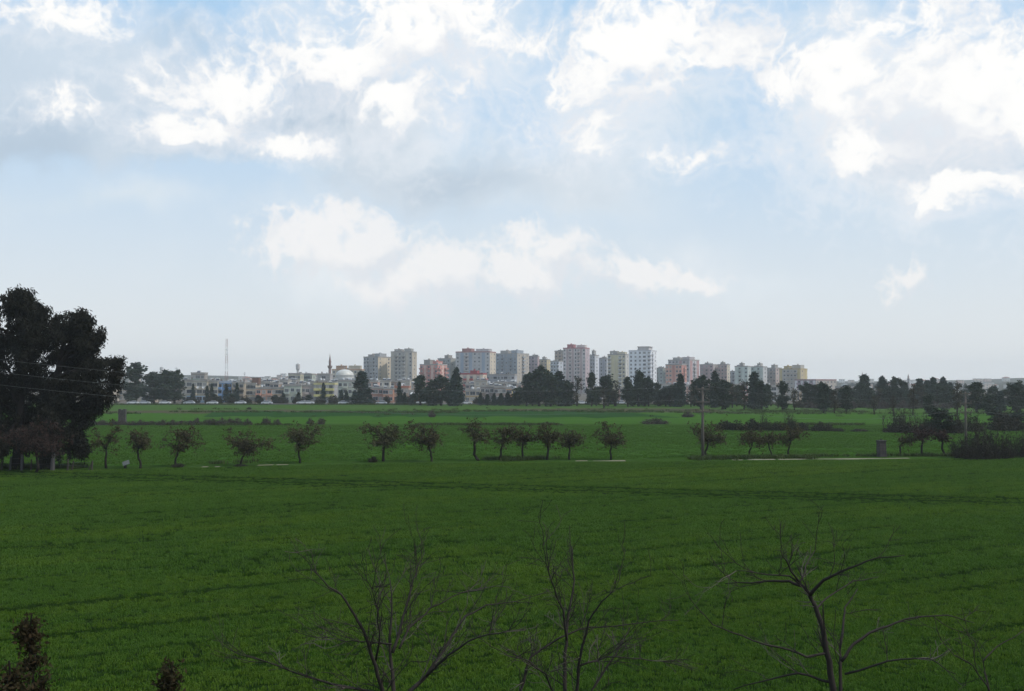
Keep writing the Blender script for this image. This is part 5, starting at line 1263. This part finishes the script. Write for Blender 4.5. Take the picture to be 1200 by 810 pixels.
e1 = utility_pole(823.7, 538, 538, (456, 471, 482.5), 'nearer utility pole with three crossarms in front of the large almond tree')
e2 = utility_pole(1132, 524, 524, (461.5, 472.5, 483), 'farther utility pole with three crossarms above the brown thicket')
# short hanging insulator strings on the lowest arm of the nearer pole
M_wire = flat('cable', (.16,.16,.165), .6)
def wire(a, b, sag, label, group=None):
    pts = [Vector(a).lerp(Vector(b), t) - Vector((0, 0, sag*4*t*(1-t))) for t in np.linspace(0, 1, 28)]
    w = MB(); w.tube(pts, .007, 4); o = link('power_line', w.mesh('power_line', [M_wire]))
    setp(o, label, 'wire', 'power lines between the poles')
lft = [at(-95, 410, 92), at(-95, 425, 92), at(-95, 440, 92)]
wn = ('upper', 'middle', 'lowest')
for i_ in range(3):
    wire(lft[i_], e1[2*i_], 1.7, '%s thin wire crossing the dark eucalyptus towards the nearer pole' % wn[i_])
    wire(e1[2*i_+1], e2[2*i_], 1.2, '%s thin wire strung between the nearer and the farther pole' % wn[i_])
    wire(e2[2*i_+1], at(1330, 452+11*i_, 150), 1.2, '%s thin wire leaving the farther pole to the right' % wn[i_])

# ------------------------------------------------------------------ stone pillars, fence, board
def pillar(px, yt, yb, w, label, notched):
    B = ground(px, yb); m = mpp(B.y); H = (yb-yt)*m; hw = w*m/2; r = np.random.default_rng(int(px))
    rt = empty('stone_pillar', B, R(8), label, 'pillar'); b = MB(); n_ = 9
    b.box(-hw*1.08, hw*1.08, -hw*1.08, hw*1.08, -.2, H*.10)
    for i_ in range(n_):
        j = r.uniform(-.025, .025, 4); z0 = H*.10+(H*.86)*i_/n_; z1 = H*.10+(H*.86)*(i_+1)/n_
        b.box(-hw*.95+j[0], hw*.95+j[1], -hw*.95+j[2], hw*.95+j[3], z0+.002, z1-.012)
    link('shaft', b.mesh('shaft', [M_stone]), rt); b = MB()
    if notched:
        b.box(-hw*1.0, hw*1.0, -hw, hw, H*.962, H*.985)
        for s_ in (-1, 1): b.box(s_*hw*.62-hw*.36, s_*hw*.62+hw*.36, -hw*.9, hw*.9, H*.9855, H*1.06)
    else:
        b.box(-hw*1.1, hw*1.1, -hw*1.1, hw*1.1, H*.962, H*1.02); b.box(-hw*.2, hw*.1, -hw*.2, hw*.2, H*1.0205, H*1.10)
    link('cap', b.mesh('cap', [M_stone]), rt)
    if not notched:
        b = MB(); b.box(-hw*1.04, hw*1.04, -hw*1.04, hw*1.04, H*.30, H*.36); link('band', b.mesh('band', [M_stone]), rt)
pillar(1033, 516.5, 535.5, 8.6, 'square grey stone pillar on the pale path at right', False)
pillar(143.3, 480.5, 495.5, 8.3, 'notched grey stone pillar in the ditch row at left', True)
def post(px, yt, yb, lean, rad, mat, label):
    B = ground(px, yb); H = (yb-yt)*mpp(B.y); rt = empty('fence_post', B, 0, label, 'post', 'fence posts under the eucalyptus')
    b = MB(); b.tube([(0,0,-.2), (lean*.5,0,H*.5), (lean,0,H)], [rad, rad*.95, rad*.85], 8); link('post', b.mesh('post', [mat]), rt)
    b = MB(); b.tube([(lean*.85-rad*1.15, 0, H*.85), (lean*.85+rad*1.15, 0, H*.85)], .02, 5); link('nail', b.mesh('nail', [M_dark]), rt)
    return B + Vector((lean*.8, 0, H*.8)), B + Vector((lean*.45, 0, H*.45))
M_pale = flat('pale_concrete', (0.085, 0.08, 0.082), .9)
PS = [post(2, 540, 551, 0, .06, M_wood, 'thin wooden fence post at the very left edge'), post(11.5, 535, 551, .1, .09, M_pale, 'pale grey fence post left of the tallest eucalyptus trunk'), post(25.5, 533, 551.5, 0, .13, M_pale, 'thick pale post against the tallest eucalyptus trunk'),
 post(36, 538, 551.5, .08, .07, M_wood, 'dark wooden post between the two eucalyptus trunks'), post(61.5, 532, 552, .05, .20, M_pale, 'thickest pale concrete post right of the wider eucalyptus trunk'),
 post(79, 538, 552, .05, .07, M_wood, 'dark post midway along the open fence right of the concrete post'), post(84, 540, 551, .18, .07, M_wood, 'slanting dark post beside the midway post'), post(107.5, 540, 551.5, .05, .08, M_wood, 'dark end post of the fence nearest the sparse almond tree'), post(103, 541.5, 551.5, .42, .06, M_wood, 'leaning brace post against the end post')]
for i_, lab in ((0, 'upper sagging fence wire under the eucalyptus'), (1, 'lower sagging fence wire under the eucalyptus')):
    w = MB(); P_ = [p[i_] for p in PS if True][:8]; w.tube(P_, .012, 4); setp(link('fence_wire', w.mesh('fence_wire', [M_dark])), lab, 'wire')
B = ground(147, 549); rt = empty('board', B, R(15), 'small pale tilted board on a dark stump between two almond trees', 'sign')
b = MB(); b.box(-.32, .32, -.03, .03, -.22, .22); me = b.mesh('panel', [flat('pale_board', (.17,.18,.17))]); me.transform(Matrix.Translation((.05, -.1, .52)) @ Matrix.Rotation(R(-18), 4, 'Y') @ Matrix.Rotation(R(-35), 4, 'X')); link('panel', me, rt)
b = MB(); b.tube([(-.05,0,-.1), (0,0,.25), (.05,-.06,.46)], [.16, .12, .07], 8); link('stump', b.mesh('stump', [M_bark]), rt)

# ------------------------------------------------------------------ haze
hb = MB(); hb.box(-3600, 3600, -120, 3600, -3.0, 75.0)
hm = bpy.data.materials.new('haze_air'); hm.use_nodes = True; hn = hm.node_tree; hn.nodes.clear()
ho = hn.nodes.new('ShaderNodeOutputMaterial'); hv = hn.nodes.new('ShaderNodeVolumePrincipled')
hv.inputs['Color'].default_value = (0.98, 0.985, 1.0, 1); hv.inputs['Density'].default_value = 0.00018; hv.inputs['Anisotropy'].default_value = 0.2
hn.links.new(hv.outputs[0], ho.inputs['Volume'])
setp(link('haze', hb.mesh('haze', [hm])), 'thin pale haze over the fields and the town', 'haze', kind='stuff')
